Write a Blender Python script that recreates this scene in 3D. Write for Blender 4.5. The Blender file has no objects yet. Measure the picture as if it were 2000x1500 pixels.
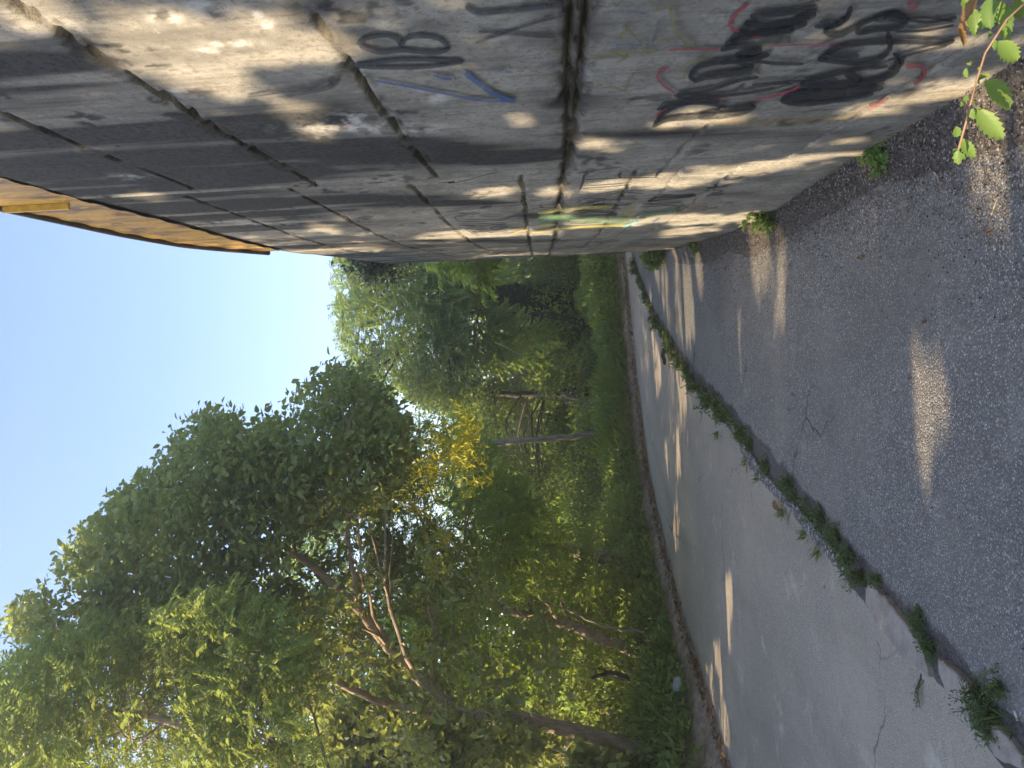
import bpy, math, random
import numpy as np
from mathutils import Vector

rng = np.random.default_rng(7)
random.seed(7)
sc = bpy.context.scene
COL = sc.collection

# ------------------------------------------------------------------ camera
EYE = np.array([0.0, 0.0, 1.55])
FOC = 1500.0
_p, _r = math.radians(2.63), math.radians(2.5)
FW = np.array([0, math.cos(_p), math.sin(_p)])
_R0 = np.array([1.0, 0, 0]); _U0 = np.array([0, -math.sin(_p), math.cos(_p)])
RT = math.cos(_r) * _R0 - math.sin(_r) * _U0
UP = math.sin(_r) * _R0 + math.cos(_r) * _U0


def ray(X, Y):
    X = np.asarray(X, float)[..., None]; Y = np.asarray(Y, float)[..., None]
    return FW + ((750 - Y) / FOC) * RT + ((1000 - X) / FOC) * UP


def at(X, Y, depth):
    d = ray(X, Y)
    return EYE + d * (np.asarray(depth, float)[..., None] / d[..., 1:2])


def ground(X, Y, z=0.0):
    d = ray(X, Y)
    return EYE + d * ((z - EYE[2]) / d[..., 2:3])


def proj(P):
    q = np.asarray(P) - EYE
    w = q @ FW
    w = np.where(w < 0.05, 1e9, w)
    u = 750 + FOC * (q @ RT) / w
    v = 1000 - FOC * (q @ UP) / w
    bad = w > 1e8
    return np.where(bad, -9999, v), np.where(bad, -9999, 1500 - u)


# ------------------------------------------------------------------ noise
def _hash(ix, iy, iz, seed):
    n = (ix.astype(np.int64) * 374761393 + iy.astype(np.int64) * 668265263 + iz.astype(np.int64) * 2147483647 + seed * 974711) & 0x7fffffff
    n = ((n ^ (n >> 13)) * 1274126177) & 0x7fffffff
    n = ((n ^ (n >> 16)) * 1911520717) & 0x7fffffff
    return (n & 0xffff) / 65535.0


def vnoise(p, seed=0):
    p = np.asarray(p, float)
    i = np.floor(p); f = p - i; i = i.astype(np.int64)
    f = f * f * (3 - 2 * f)
    out = 0
    for dx in (0, 1):
        for dy in (0, 1):
            for dz in (0, 1):
                w = (f[..., 0] if dx else 1 - f[..., 0]) * (f[..., 1] if dy else 1 - f[..., 1]) * (f[..., 2] if dz else 1 - f[..., 2])
                out = out + w * _hash(i[..., 0] + dx, i[..., 1] + dy, i[..., 2] + dz, seed)
    return out


def fbm(p, oct=4, seed=0):
    p = np.asarray(p, float); a, s, t = 0.5, 0, 0
    for k in range(oct):
        s = s + a * vnoise(p * 2 ** k + 17.3 * k, seed + k); t += a; a *= 0.5
    return s / t


def n2(a, b, sa, sb, oct=4, seed=0):
    return fbm(np.stack([a * sa, b * sb, 0 * a], -1), oct, seed)


def sstep(a, b, x):
    t = np.clip((x - a) / (b - a), 0, 1)
    return t * t * (3 - 2 * t)


# ------------------------------------------------------------------ meshes
def link(name, me, parent=None):
    o = bpy.data.objects.new(name, me); COL.objects.link(o)
    if parent is not None:
        o.parent = parent
    return o


def mesh_from(name, V, faces, mat, parent=None, smooth=True, attrs=None):
    """faces: (n,k) array or list of such arrays."""
    V = np.asarray(V, np.float32)
    if not isinstance(faces, list):
        faces = [faces]
    me = bpy.data.meshes.new(name)
    me.vertices.add(len(V)); me.vertices.foreach_set('co', V.ravel())
    li = np.concatenate([np.asarray(f, np.int32).ravel() for f in faces])
    lt = np.concatenate([np.full(len(f), np.asarray(f).shape[1], np.int32) for f in faces])
    ls = np.concatenate([[0], np.cumsum(lt)[:-1]]).astype(np.int32)
    me.loops.add(len(li)); me.loops.foreach_set('vertex_index', li)
    me.polygons.add(len(lt)); me.polygons.foreach_set('loop_start', ls); me.polygons.foreach_set('loop_total', lt)
    me.polygons.foreach_set('use_smooth', np.full(len(lt), smooth, bool))
    for k, a in (attrs or {}).items():
        a = np.asarray(a, np.float32)
        if a.ndim == 1:
            at_ = me.attributes.new(k, 'FLOAT', 'POINT'); at_.data.foreach_set('value', a)
        else:
            at_ = me.attributes.new(k, 'FLOAT_VECTOR', 'POINT'); at_.data.foreach_set('vector', a.ravel())
    me.update(calc_edges=True); me.validate()
    if mat is not None:
        me.materials.append(mat)
    return link(name, me, parent)


def grid_faces(ni, nj):
    i, j = np.meshgrid(np.arange(ni - 1), np.arange(nj - 1), indexing='ij')
    a = (i * nj + j).ravel()
    return np.stack([a, a + nj, a + nj + 1, a + 1], -1)


class MB:
    def __init__(s):
        s.V = []; s.Q = []; s.T = []; s.n = 0; s.A = []

    def add(s, V, Q=None, T=None, a=0.0):
        V = np.asarray(V, float)
        s.V.append(V); s.A.append(np.full(len(V), a))
        if Q is not None and len(Q): s.Q.append(np.asarray(Q) + s.n)
        if T is not None and len(T): s.T.append(np.asarray(T) + s.n)
        s.n += len(V)

    def tube(s, P, R, sides=8, a=0.0, bumpy=0.0):
        P = np.asarray(P, float); n = len(P); R = np.broadcast_to(np.asarray(R, float), (n,))
        T = np.gradient(P, axis=0); T /= np.linalg.norm(T, axis=1)[:, None] + 1e-9
        ref = np.array([0.31, 0.9, 0.27]) if abs(T[0] @ np.array([0.31, 0.9, 0.27])) < .9 else np.array([1., 0, 0])
        A = np.cross(T, ref); A /= np.linalg.norm(A, axis=1)[:, None]
        B = np.cross(T, A)
        th = np.arange(sides) * 2 * math.pi / sides
        rr = R[:, None] * (1 + (bumpy * (rng.random((n, sides)) - .5) if bumpy else 0))
        V = P[:, None] + rr[..., None] * (np.cos(th)[None, :, None] * A[:, None] + np.sin(th)[None, :, None] * B[:, None])
        V = V.reshape(-1, 3)
        i, j = np.meshgrid(np.arange(n - 1), np.arange(sides), indexing='ij')
        j2 = (j + 1) % sides
        Q = np.stack([i * sides + j, i * sides + j2, (i + 1) * sides + j2, (i + 1) * sides + j], -1).reshape(-1, 4)
        V = np.vstack([V, P[:1], P[-1:]])
        jj = np.arange(sides); c0, c1 = n * sides, n * sides + 1
        T3 = np.vstack([np.stack([np.full(sides, c0), (jj + 1) % sides, jj], -1),
                        np.stack([np.full(sides, c1), (n - 1) * sides + jj, (n - 1) * sides + (jj + 1) % sides], -1)])
        s.add(V, Q, T3, a)

    def box(s, c, sx, sy, sz, rot=0, a=0.0):
        x, y, z = sx / 2, sy / 2, sz / 2
        V = np.array([[i * x, j * y, k * z] for i in (-1, 1) for j in (-1, 1) for k in (-1, 1)])
        cr, sr = math.cos(rot), math.sin(rot)
        V = V @ np.array([[cr, sr, 0], [-sr, cr, 0], [0, 0, 1]]) + np.asarray(c)
        s.add(V, [[0, 1, 3, 2], [4, 6, 7, 5], [0, 4, 5, 1], [2, 3, 7, 6], [0, 2, 6, 4], [1, 5, 7, 3]], a=a)

    def build(s, name, mat, parent=None, smooth=True, attr='tint'):
        V = np.vstack(s.V); F = []
        if s.Q: F.append(np.vstack(s.Q))
        if s.T: F.append(np.vstack(s.T))
        return mesh_from(name, V, F, mat, parent, smooth, {attr: np.concatenate(s.A)})


def smooth_path(P, n):
    P = np.asarray(P, float)
    if len(P) < 3:
        t = np.linspace(0, 1, n)[:, None]
        return P[0] * (1 - t) + P[-1] * t
    d = np.concatenate([[0], np.cumsum(np.linalg.norm(np.diff(P, axis=0), axis=1))])
    t = np.linspace(0, d[-1], n)
    Q = np.vstack([2 * P[0] - P[1], P, 2 * P[-1] - P[-2]])
    dd = np.concatenate([[-(d[1])], d, [2 * d[-1] - d[-2]]])
    out = np.empty((n, P.shape[1]))
    k = np.clip(np.searchsorted(d, t, 'right') - 1, 0, len(P) - 2)
    u = (t - d[k]) / (d[k + 1] - d[k] + 1e-12)
    h = (d[k + 1] - d[k])[:, None]
    p0, p1, p2, p3 = Q[k], Q[k + 1], Q[k + 2], Q[k + 3]
    m1 = (p2 - p0) / (dd[k + 2] - dd[k])[:, None] * h
    m2 = (p3 - p1) / (dd[k + 3] - dd[k + 1])[:, None] * h
    u = u[:, None]
    return (2 * u ** 3 - 3 * u ** 2 + 1) * p1 + (u ** 3 - 2 * u ** 2 + u) * m1 + (-2 * u ** 3 + 3 * u ** 2) * p2 + (u ** 3 - u ** 2) * m2


def tag(o, label=None, cat=None, group=None, kind=None):
    if label: o['label'] = label
    if cat: o['category'] = cat
    if group: o['group'] = group
    if kind: o['kind'] = kind
    return o


def empty(name, loc):
    o = bpy.data.objects.new(name, None); COL.objects.link(o)
    o.location = loc; o.empty_display_size = 0.1
    bpy.context.view_layer.update()
    return o


def part(o, root):
    """keep world geometry, hang it under root"""
    o.parent = root
    o.matrix_parent_inverse = root.matrix_world.inverted()
    return o


# ------------------------------------------------------------------ materials
def new_mat(name):
    m = bpy.data.materials.new(name); m.use_nodes = True
    nt = m.node_tree; nt.nodes.clear()
    out = nt.nodes.new('ShaderNodeOutputMaterial')
    return m, nt, out


def N(nt, t, **kw):
    n = nt.nodes.new(t)
    for k, v in kw.items():
        if k.startswith('i_'):
            key = k[2:]
            n.inputs[int(key) if key.isdigit() else key.replace('_', ' ')].default_value = v
        else:
            setattr(n, k, v)
    return n


def L(nt, a, b):
    nt.links.new(a, b)


def mixc(nt, fac, a, b, blend='MIX'):
    n = nt.nodes.new('ShaderNodeMix'); n.data_type = 'RGBA'; n.blend_type = blend
    for sock, val in ((n.inputs[0], fac), (n.inputs[6], a), (n.inputs[7], b)):
        if isinstance(val, (int, float)): sock.default_value = val
        elif isinstance(val, tuple): sock.default_value = (*val, 1) if len(val) == 3 else val
        else: nt.links.new(val, sock)
    return n.outputs[2]


def mth(nt, op, a, b=None, clamp=False):
    n = nt.nodes.new('ShaderNodeMath'); n.operation = op; n.use_clamp = clamp
    for sock, val in ((n.inputs[0], a), (n.inputs[1], b)):
        if val is None: continue
        if isinstance(val, (int, float)): sock.default_value = val
        else: nt.links.new(val, sock)
    return n.outputs[0]


def mrange(nt, v, a, b, c=0.0, d=1.0, smooth=True):
    n = nt.nodes.new('ShaderNodeMapRange'); n.interpolation_type = 'SMOOTHSTEP' if smooth else 'LINEAR'
    nt.links.new(v, n.inputs[0])
    for i, x in enumerate((a, b, c, d)): n.inputs[i + 1].default_value = x
    return n.outputs[0]


def noise(nt, co, scale, detail=4, rough=.55, dist=0.0):
    n = N(nt, 'ShaderNodeTexNoise'); n.inputs['Scale'].default_value = scale
    n.inputs['Detail'].default_value = detail; n.inputs['Roughness'].default_value = rough; n.inputs['Distortion'].default_value = dist
    L(nt, co, n.inputs['Vector'])
    return n.outputs['Fac']


def attr(nt, name):
    n = N(nt, 'ShaderNodeAttribute'); n.attribute_name = name
    return n


def scaled(nt, co, s):
    n = N(nt, 'ShaderNodeMapping'); n.inputs['Scale'].default_value = s
    L(nt, co, n.inputs['Vector'])
    return n.outputs[0]


def leaf_mat(name, cols, trans=(0.30, 0.42, 0.05), tf=0.45, rough=.45):
    m, nt, out = new_mat(name)
    t = attr(nt, 'tint').outputs['Fac']
    cr = N(nt, 'ShaderNodeValToRGB'); L(nt, t, cr.inputs[0])
    el = cr.color_ramp.elements
    el[0].color = (*cols[0], 1); el[0].position = 0
    el[1].color = (*cols[-1], 1); el[1].position = 1
    for k, c in enumerate(cols[1:-1]):
        e = el.new((k + 1) / (len(cols) - 1)); e.color = (*c, 1)
    b = N(nt, 'ShaderNodeBsdfPrincipled'); L(nt, cr.outputs[0], b.inputs['Base Color'])
    b.inputs['Roughness'].default_value = rough; b.inputs['Specular IOR Level'].default_value = .35
    tr = N(nt, 'ShaderNodeBsdfTranslucent')
    L(nt, mixc(nt, .8, cr.outputs[0], trans), tr.inputs['Color'])
    ms = N(nt, 'ShaderNodeMixShader'); ms.inputs[0].default_value = tf
    L(nt, b.outputs[0], ms.inputs[1]); L(nt, tr.outputs[0], ms.inputs[2]); L(nt, ms.outputs[0], out.inputs[0])
    return m


def bark_mat(name, c1, c2, sc_=1.0):
    m, nt, out = new_mat(name)
    g = N(nt, 'ShaderNodeNewGeometry').outputs['Position']
    a = noise(nt, scaled(nt, g, (22 * sc_, 22 * sc_, 5 * sc_)), 1.0, 6, .65, .5)
    b2 = noise(nt, g, 3.0, 3)
    col = mixc(nt, mrange(nt, a, .35, .65), c1, c2)
    col = mixc(nt, mrange(nt, b2, .45, .65, 0, .5), col, tuple(x * .55 for x in c1))
    b = N(nt, 'ShaderNodeBsdfPrincipled'); L(nt, col, b.inputs['Base Color']); b.inputs['Roughness'].default_value = .85
    bp = N(nt, 'ShaderNodeBump'); bp.inputs['Strength'].default_value = .8; bp.inputs['Distance'].default_value = .02
    L(nt, a, bp.inputs['Height']); L(nt, bp.outputs[0], b.inputs['Normal']); L(nt, b.outputs[0], out.inputs[0])
    return m


def plain_mat(name, c, rough=.8, var=.25, scale=30):
    m, nt, out = new_mat(name)
    g = N(nt, 'ShaderNodeNewGeometry').outputs['Position']
    a = noise(nt, g, scale, 4)
    col = mixc(nt, mrange(nt, a, .3, .7), tuple(x * (1 - var) for x in c), tuple(min(1, x * (1 + var)) for x in c))
    b = N(nt, 'ShaderNodeBsdfPrincipled'); L(nt, col, b.inputs['Base Color']); b.inputs['Roughness'].default_value = rough
    L(nt, b.outputs[0], out.inputs[0])
    return m


def asphalt_mat(name, base, stone, light, grain, brown, warm=0.0, pebble=.5):
    m, nt, out = new_mat(name)
    g = N(nt, 'ShaderNodeNewGeometry').outputs['Position']
    v = N(nt, 'ShaderNodeTexVoronoi'); v.inputs['Scale'].default_value = grain; L(nt, g, v.inputs['Vector'])
    v2 = N(nt, 'ShaderNodeTexVoronoi'); v2.inputs['Scale'].default_value = grain * .47; L(nt, g, v2.inputs['Vector'])
    sep = N(nt, 'ShaderNodeSeparateColor'); L(nt, v.outputs['Color'], sep.inputs[0])
    sep2 = N(nt, 'ShaderNodeSeparateColor'); L(nt, v2.outputs['Color'], sep2.inputs[0])
    edge = mrange(nt, v.outputs['Distance'], .25, .6)
    col = mixc(nt, mrange(nt, sep.outputs[0], .35, 1.0), base, stone)
    col = mixc(nt, mth(nt, 'MULTIPLY', mrange(nt, sep.outputs[1], .80, .9), mth(nt, 'SUBTRACT', 1.0, edge)), col, light)
    col = mixc(nt, mth(nt, 'MULTIPLY', mrange(nt, sep2.outputs[0], .86, .93), mth(nt, 'MULTIPLY', mrange(nt, v2.outputs['Distance'], .5, .2), pebble)), col, tuple(min(1, x * 1.25) for x in light))
    col = mixc(nt, mth(nt, 'MULTIPLY', edge, .55), col, tuple(x * .35 for x in base))
    big = noise(nt, g, .9, 5, .6)
    col = mixc(nt, mrange(nt, big, .42, .68, 0, .55), col, brown)
    big2 = noise(nt, scaled(nt, g, (2.2, .35, 1)), 1.0, 5, .6)
    col = mixc(nt, mrange(nt, big2, .5, .72, 0, .4), col, tuple(x * .55 for x in base))
    d = attr(nt, 'dirt').outputs['Fac']
    dn = noise(nt, g, 9, 6, .7)
    col = mixc(nt, mrange(nt, mth(nt, 'ADD', d, mth(nt, 'MULTIPLY', mth(nt, 'SUBTRACT', dn, .5), 1.3)), .35, .8, 0, .85), col, (.085, .074, .064))
    wv = N(nt, 'ShaderNodeTexNoise'); wv.inputs['Scale'].default_value = 3.0; wv.inputs['Detail'].default_value = 6; L(nt, g, wv.inputs['Vector'])
    va = N(nt, 'ShaderNodeVectorMath'); va.operation = 'MULTIPLY_ADD'; L(nt, wv.outputs['Color'], va.inputs[0]); va.inputs[1].default_value = (.45, .45, 0); L(nt, g, va.inputs[2])
    cv = N(nt, 'ShaderNodeTexVoronoi'); cv.feature = 'DISTANCE_TO_EDGE'; cv.inputs['Scale'].default_value = .62; L(nt, va.outputs[0], cv.inputs['Vector'])
    ck = mth(nt, 'MULTIPLY', mrange(nt, cv.outputs['Distance'], .0075, .002), mrange(nt, noise(nt, g, .8, 3), .50, .62))
    col = mixc(nt, mth(nt, 'MULTIPLY', ck, .85), col, tuple(x * .18 for x in base))
    pt = noise(nt, g, .42, 2, .4)
    col = mixc(nt, mrange(nt, pt, .56, .60, 0, .28), col, tuple(x * .6 for x in base))
    gr2 = noise(nt, g, 14, 6, .75)
    col = mixc(nt, mrange(nt, gr2, .50, .72, 0, .4), col, tuple(x * .5 for x in base))
    col = mixc(nt, mrange(nt, noise(nt, g, 2.6, 6, .7), .56, .70, 0, .35), col, tuple(min(1, x * 1.7) for x in base))
    k = attr(nt, 'track').outputs['Fac']
    col = mixc(nt, mth(nt, 'MULTIPLY', k, mrange(nt, noise(nt, g, 5, 4), .3, .6, .3, 1)), col, tuple(x * .45 for x in base))
    b = N(nt, 'ShaderNodeBsdfPrincipled'); L(nt, col, b.inputs['Base Color']); b.inputs['Roughness'].default_value = .82
    b.inputs['Specular IOR Level'].default_value = .3
    bp = N(nt, 'ShaderNodeBump'); bp.inputs['Strength'].default_value = .9; bp.inputs['Distance'].default_value = .35 / grain
    bp.invert = True
    L(nt, mth(nt, 'ADD', v.outputs['Distance'], mth(nt, 'MULTIPLY', sep.outputs[2], -.5)), bp.inputs['Height'])
    L(nt, bp.outputs[0], b.inputs['Normal']); L(nt, b.outputs[0], out.inputs[0])
    return m


M = {}
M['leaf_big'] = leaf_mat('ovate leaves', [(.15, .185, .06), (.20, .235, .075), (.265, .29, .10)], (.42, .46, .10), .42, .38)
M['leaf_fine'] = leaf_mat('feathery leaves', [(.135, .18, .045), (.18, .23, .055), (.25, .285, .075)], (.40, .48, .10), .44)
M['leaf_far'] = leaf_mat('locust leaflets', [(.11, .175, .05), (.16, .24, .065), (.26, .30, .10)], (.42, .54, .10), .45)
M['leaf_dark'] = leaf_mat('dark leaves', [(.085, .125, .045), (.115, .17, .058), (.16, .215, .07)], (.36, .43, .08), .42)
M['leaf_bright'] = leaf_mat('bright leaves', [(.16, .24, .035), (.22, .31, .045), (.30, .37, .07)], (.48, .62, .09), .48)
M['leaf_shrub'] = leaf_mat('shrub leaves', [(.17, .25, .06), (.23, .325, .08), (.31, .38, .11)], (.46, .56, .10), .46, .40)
M['leaf_grass'] = leaf_mat('grass blades', [(.19, .27, .055), (.25, .34, .075), (.33, .38, .11)], (.46, .56, .10), .46)
M['leaf_weed'] = leaf_mat('weed leaves', [(.08, .14, .045), (.13, .195, .06), (.24, .25, .09)], (.26, .42, .09), .3)
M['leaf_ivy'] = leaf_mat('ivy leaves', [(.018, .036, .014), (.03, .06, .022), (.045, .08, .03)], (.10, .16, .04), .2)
M['leaf_shoot'] = leaf_mat('young leaves', [(.12, .22, .06), (.17, .29, .07), (.24, .37, .10)], (.50, .66, .12), .42)
M['flower'] = leaf_mat('yellow flowers', [(.42, .46, .04), (.66, .60, .045), (.80, .72, .08)], (.85, .80, .10), .4)
M['dry'] = leaf_mat('dry leaves', [(.16, .085, .035), (.26, .15, .06), (.42, .27, .13)], (.5, .28, .08), .25)
M['bark'] = bark_mat('grey brown bark', (.25, .185, .13), (.42, .32, .235))
M['bark_dark'] = bark_mat('dark bark', (.035, .028, .022), (.075, .06, .045))
M['deadwood'] = bark_mat('weathered dead wood', (.20, .165, .125), (.34, .29, .22), 1.4)
M['stem'] = plain_mat('red brown stem', (.27, .17, .10), .6)
M['weedstem'] = plain_mat('weed stem', (.12, .13, .05), .7)
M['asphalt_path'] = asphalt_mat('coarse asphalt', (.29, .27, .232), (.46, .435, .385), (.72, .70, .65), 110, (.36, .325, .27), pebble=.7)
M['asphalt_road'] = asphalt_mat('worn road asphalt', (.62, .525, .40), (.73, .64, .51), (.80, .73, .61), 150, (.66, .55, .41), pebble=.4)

# ------------------------------------------------------------------ plan of the place
wall_ctrl = np.array([(.86, -4.2), (.88, -1.5), (.90, 1.0), (.93, 2.6), (.97, 3.4), (1.0, 4.2), (1.03, 5.1), (1.10, 6.0), (1.23, 7.1), (1.40, 8.45), (1.60, 9.8),
                      (1.93, 11.3), (2.55, 12.9), (3.7, 14.3), (5.6, 15.4), (9.5, 16.4)])
wl = smooth_path(wall_ctrl, 1600)
ws = np.concatenate([[0], np.cumsum(np.linalg.norm(np.diff(wl, axis=0), axis=1))])
S0, S1 = 0, ws[-1]
WALL_H = 3.88


def wall_at(s):
    return np.stack([np.interp(s, ws, wl[:, 0]), np.interp(s, ws, wl[:, 1])], -1)


def wall_nrm(s):
    a = wall_at(np.asarray(s) + .03) - wall_at(np.asarray(s) - .03)
    a /= np.linalg.norm(a, axis=-1, keepdims=True) + 1e-9
    return np.stack([-a[..., 1], a[..., 0]], -1)


def s_of_y(y):
    k = np.argmax(wl[:, 1] > y)
    return ws[k]


def wall_hit(X, Y):
    """photo pixels -> (s, h) on the wall face"""
    d = ray(X, Y); out = []
    for dv in d.reshape(-1, 3):
        c = wl[:, 0] * dv[1] - wl[:, 1] * dv[0]     # sign change = crossing
        k = np.where((c[:-1] * c[1:] <= 0) & (wl[:-1, 1] > 0.4))[0]
        if len(k):
            k = k[0]; f = c[k] / (c[k] - c[k + 1] + 1e-12)
        else:
            m = wl[:, 1] > 5
            k = np.where(m)[0][np.argmin(np.abs(c[m]) / wl[m, 1])]; k = min(k, len(ws) - 2); f = 0
        s = ws[k] + f * (ws[k + 1] - ws[k]); q = wl[k] + f * (wl[k + 1] - wl[k])
        out.append((s, EYE[2] + q[1] / dv[1] * dv[2]))
    return np.array(out)


def htop(s):
    return np.interp(np.interp(s, ws, wl[:, 1]), [2.9, 3.7, 4.3, 5.5, 6.6, 8.0, 14.0], [3.88, 3.82, 3.71, 3.55, 3.40, 3.36, 3.36])


left_ctrl = np.array([(-4.5, -6), (-4.35, -2), (-4.2, 2), (-4.0, 5), (-3.75, 7.4), (-3.53, 7.9), (-3.14, 9.25), (-2.46, 10.84), (-1.95, 11.75), (-1.3, 12.58), (-.5, 13.1),
                      (.4, 13.55), (1.1, 13.9), (2.2, 14.4), (4.2, 15.6), (6.5, 16.9), (10, 18.2)])
strip_ctrl = np.array([(-1.52, -5), (-1.5, -1), (-1.42, 1.6), (-1.33, 2.69), (-1.21, 3.23), (-1.11, 3.87), (-.90, 4.6), (-.70, 5.5), (-.44, 6.45), (-.12, 7.83), (.30, 9.27), (.84, 10.83), (1.43, 12.07), (1.98, 12.95),
                       (3.1, 14.3), (5.2, 15.75), (9.7, 17.1)])
LE = smooth_path(left_ctrl, 600)
ST = smooth_path(strip_ctrl, 600)


def poly_nrm(P):
    t = np.gradient(P, axis=0); t /= np.linalg.norm(t, axis=1)[:, None]
    return np.stack([-t[:, 1], t[:, 0]], -1)


STN = poly_nrm(ST); LEN = poly_nrm(LE)

# ------------------------------------------------------------------ patches of sun on the wall and the road (gaps in the canopy let these through)
GAPS = [
    (240, 70, 440, 145, 52), (300, 60, 480, 100, 40), (405, 130, 430, 140, 40), (-10, 10, 130, 35, 25), (550, 212, 610, 215, 16), (590, 250, 650, 256, 12), (500, 60, 650, 95, 26),
    (1005, 235, 1045, 238, 10), (1125, 286, 1200, 282, 8), (1300, 240, 1440, 222, 10), (1660, 222, 1960, 152, 13), (1300, 362, 1690, 292, 13),
    (1140, 375, 1310, 355, 7), (1300, 436, 1500, 428, 7), (1290, 458, 1400, 450, 5), (240, 382, 315, 388, 9), (610, 446, 660, 450, 6), (670, 487, 745, 487, 6),
    (920, 388, 1010, 378, 6), (1060, 380, 1105, 381, 6), (820, 466, 1090, 456, 5), (1060, 425, 1120, 418, 5), (1110, 440, 1300, 432, 5),
    (1480, 432, 1485, 600, 9), (1502, 436, 1492, 560, 5), (1532, 430, 1522, 640, 8), (1450, 590, 1440, 720, 4), (1453, 700, 1440, 800, 4),
    (1345, 510, 1350, 665, 6), (1365, 470, 1370, 560, 4), (1283, 500, 1290, 560, 4), (1300, 530, 1300, 600, 4),
    (1812, 690, 1822, 810, 26), (1790, 830, 1795, 930, 14), (1845, 760, 1842, 860, 12), (1925, 190, 1950, 400, 24),
    (1400, 1250, 1420, 1490, 6), (1385, 1290, 1395, 1400, 4), (1420, 1100, 1425, 1290, 5), (1320, 980, 1322, 1080, 3), (1284, 700, 1288, 760, 4),
    (1725, 1160, 1735, 1185, 22), (1260, 640, 1263, 800, 3), (1300, 860, 1302, 940, 3), 
]
for k in range(16):
    x_ = rng.uniform(1236, 1330); y_ = rng.uniform(560, 1000); GAPS.append((x_, y_, x_ + 3, y_ + rng.uniform(50, 150), 1.6))
GAPS = np.array(GAPS, float)
EL = math.radians(19.0)
SUN_D = np.array([math.cos(EL), 0.0, -math.sin(EL)])


WGAPS = []


def lit_mask(P, lr=.022):
    """True where a leaf at P would shade one of the sunlit patches"""
    P = np.asarray(P)
    xw = np.interp(P[:, 1], wl[:1350, 1], wl[:1350, 0])
    t = (xw - P[:, 0]) / SUN_D[0]
    h = P[:, 2] + t * SUN_D[2]
    tg = np.where(h < 0, -P[:, 2] / SUN_D[2], t)
    H = P + SUN_D * tg[:, None]
    ok = (t > 0.3) & (P[:, 1] > .8) & (P[:, 1] < 15) & (H[:, 2] < 4.0) & (P[:, 2] > .1)
    X, Y = proj(H)
    dep = np.maximum(H[:, 1], .5)
    m = np.zeros(len(P), bool)
    pxn = fbm(np.stack([X / 26, Y / 26, 0 * X], -1), 3, 99)
    rag = .12 + 1.15 * sstep(.3, .66, fbm(np.stack([X / 26, Y / 26, 0 * X], -1), 3, 99))
    for x1, y1, x2, y2, r in GAPS:
        vx, vy = x2 - x1, y2 - y1; l2 = vx * vx + vy * vy + 1e-6
        u = np.clip(((X - x1) * vx + (Y - y1) * vy) / l2, 0, 1)
        dd = np.hypot(X - x1 - u * vx, Y - y1 - u * vy)
        m |= dd < r * (rag if r < 22 else .55 + .9 * pxn) + lr * FOC / dep * (1.0 if r > 9 else .9)
    m &= ok
    for Q, r in WGAPS:
        v = P - Q; al = v @ SUN_D
        m |= (al < -.3) & (np.linalg.norm(v - al[:, None] * SUN_D, axis=1) < r)
    return m


WGAPS = [(at(1960, 190, 1.2), .15), (at(1940, 250, 1.2), .13), (at(1965, 105, 1.2), .09)]
# ------------------------------------------------------------------ leaves
def leaf_arrays(P, D, Nn, Ln, Wn, fold=.18, droop=.12):
    D = D / (np.linalg.norm(D, axis=1)[:, None] + 1e-9)
    S = np.cross(D, Nn); S /= np.linalg.norm(S, axis=1)[:, None] + 1e-9
    U = np.cross(S, D)
    l = Ln[:, None]; w = Wn[:, None] * .5
    V = np.stack([P,
                  P + D * l * .30 + S * w + U * w * fold * 2, P + D * l * .68 + S * w * .72 + U * (w * fold * 1.4 - l * droop * .5),
                  P + D * l - U * l * droop,
                  P + D * l * .68 - S * w * .72 + U * (w * fold * 1.4 - l * droop * .5), P + D * l * .30 - S * w + U * w * fold * 2], 1)
    return V.reshape(-1, 3)


def leaf_obj(name, P, D, Nn, Ln, Wn, tint, mat, root, carve=True, fold=.18, droop=.12):
    if carve:
        k = ~lit_mask(P + D * Ln[:, None] * .5)
        P, D, Nn, Ln, Wn, tint = P[k], D[k], Nn[k], Ln[k], Wn[k], tint[k]
    V = leaf_arrays(P, D, Nn, Ln, Wn, fold, droop)
    b = np.arange(len(P))[:, None] * 6
    F = np.concatenate([b + np.array([[0, 1, 2, 3]]), b + np.array([[0, 3, 4, 5]])])
    o = mesh_from(name, V, F, mat, None, True, {'tint': np.repeat(tint, 6)})
    if root is not None: part(o, root)
    return o


def rdir(n):
    v = rng.normal(size=(n, 3)); return v / np.linalg.norm(v, axis=1)[:, None]


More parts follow.
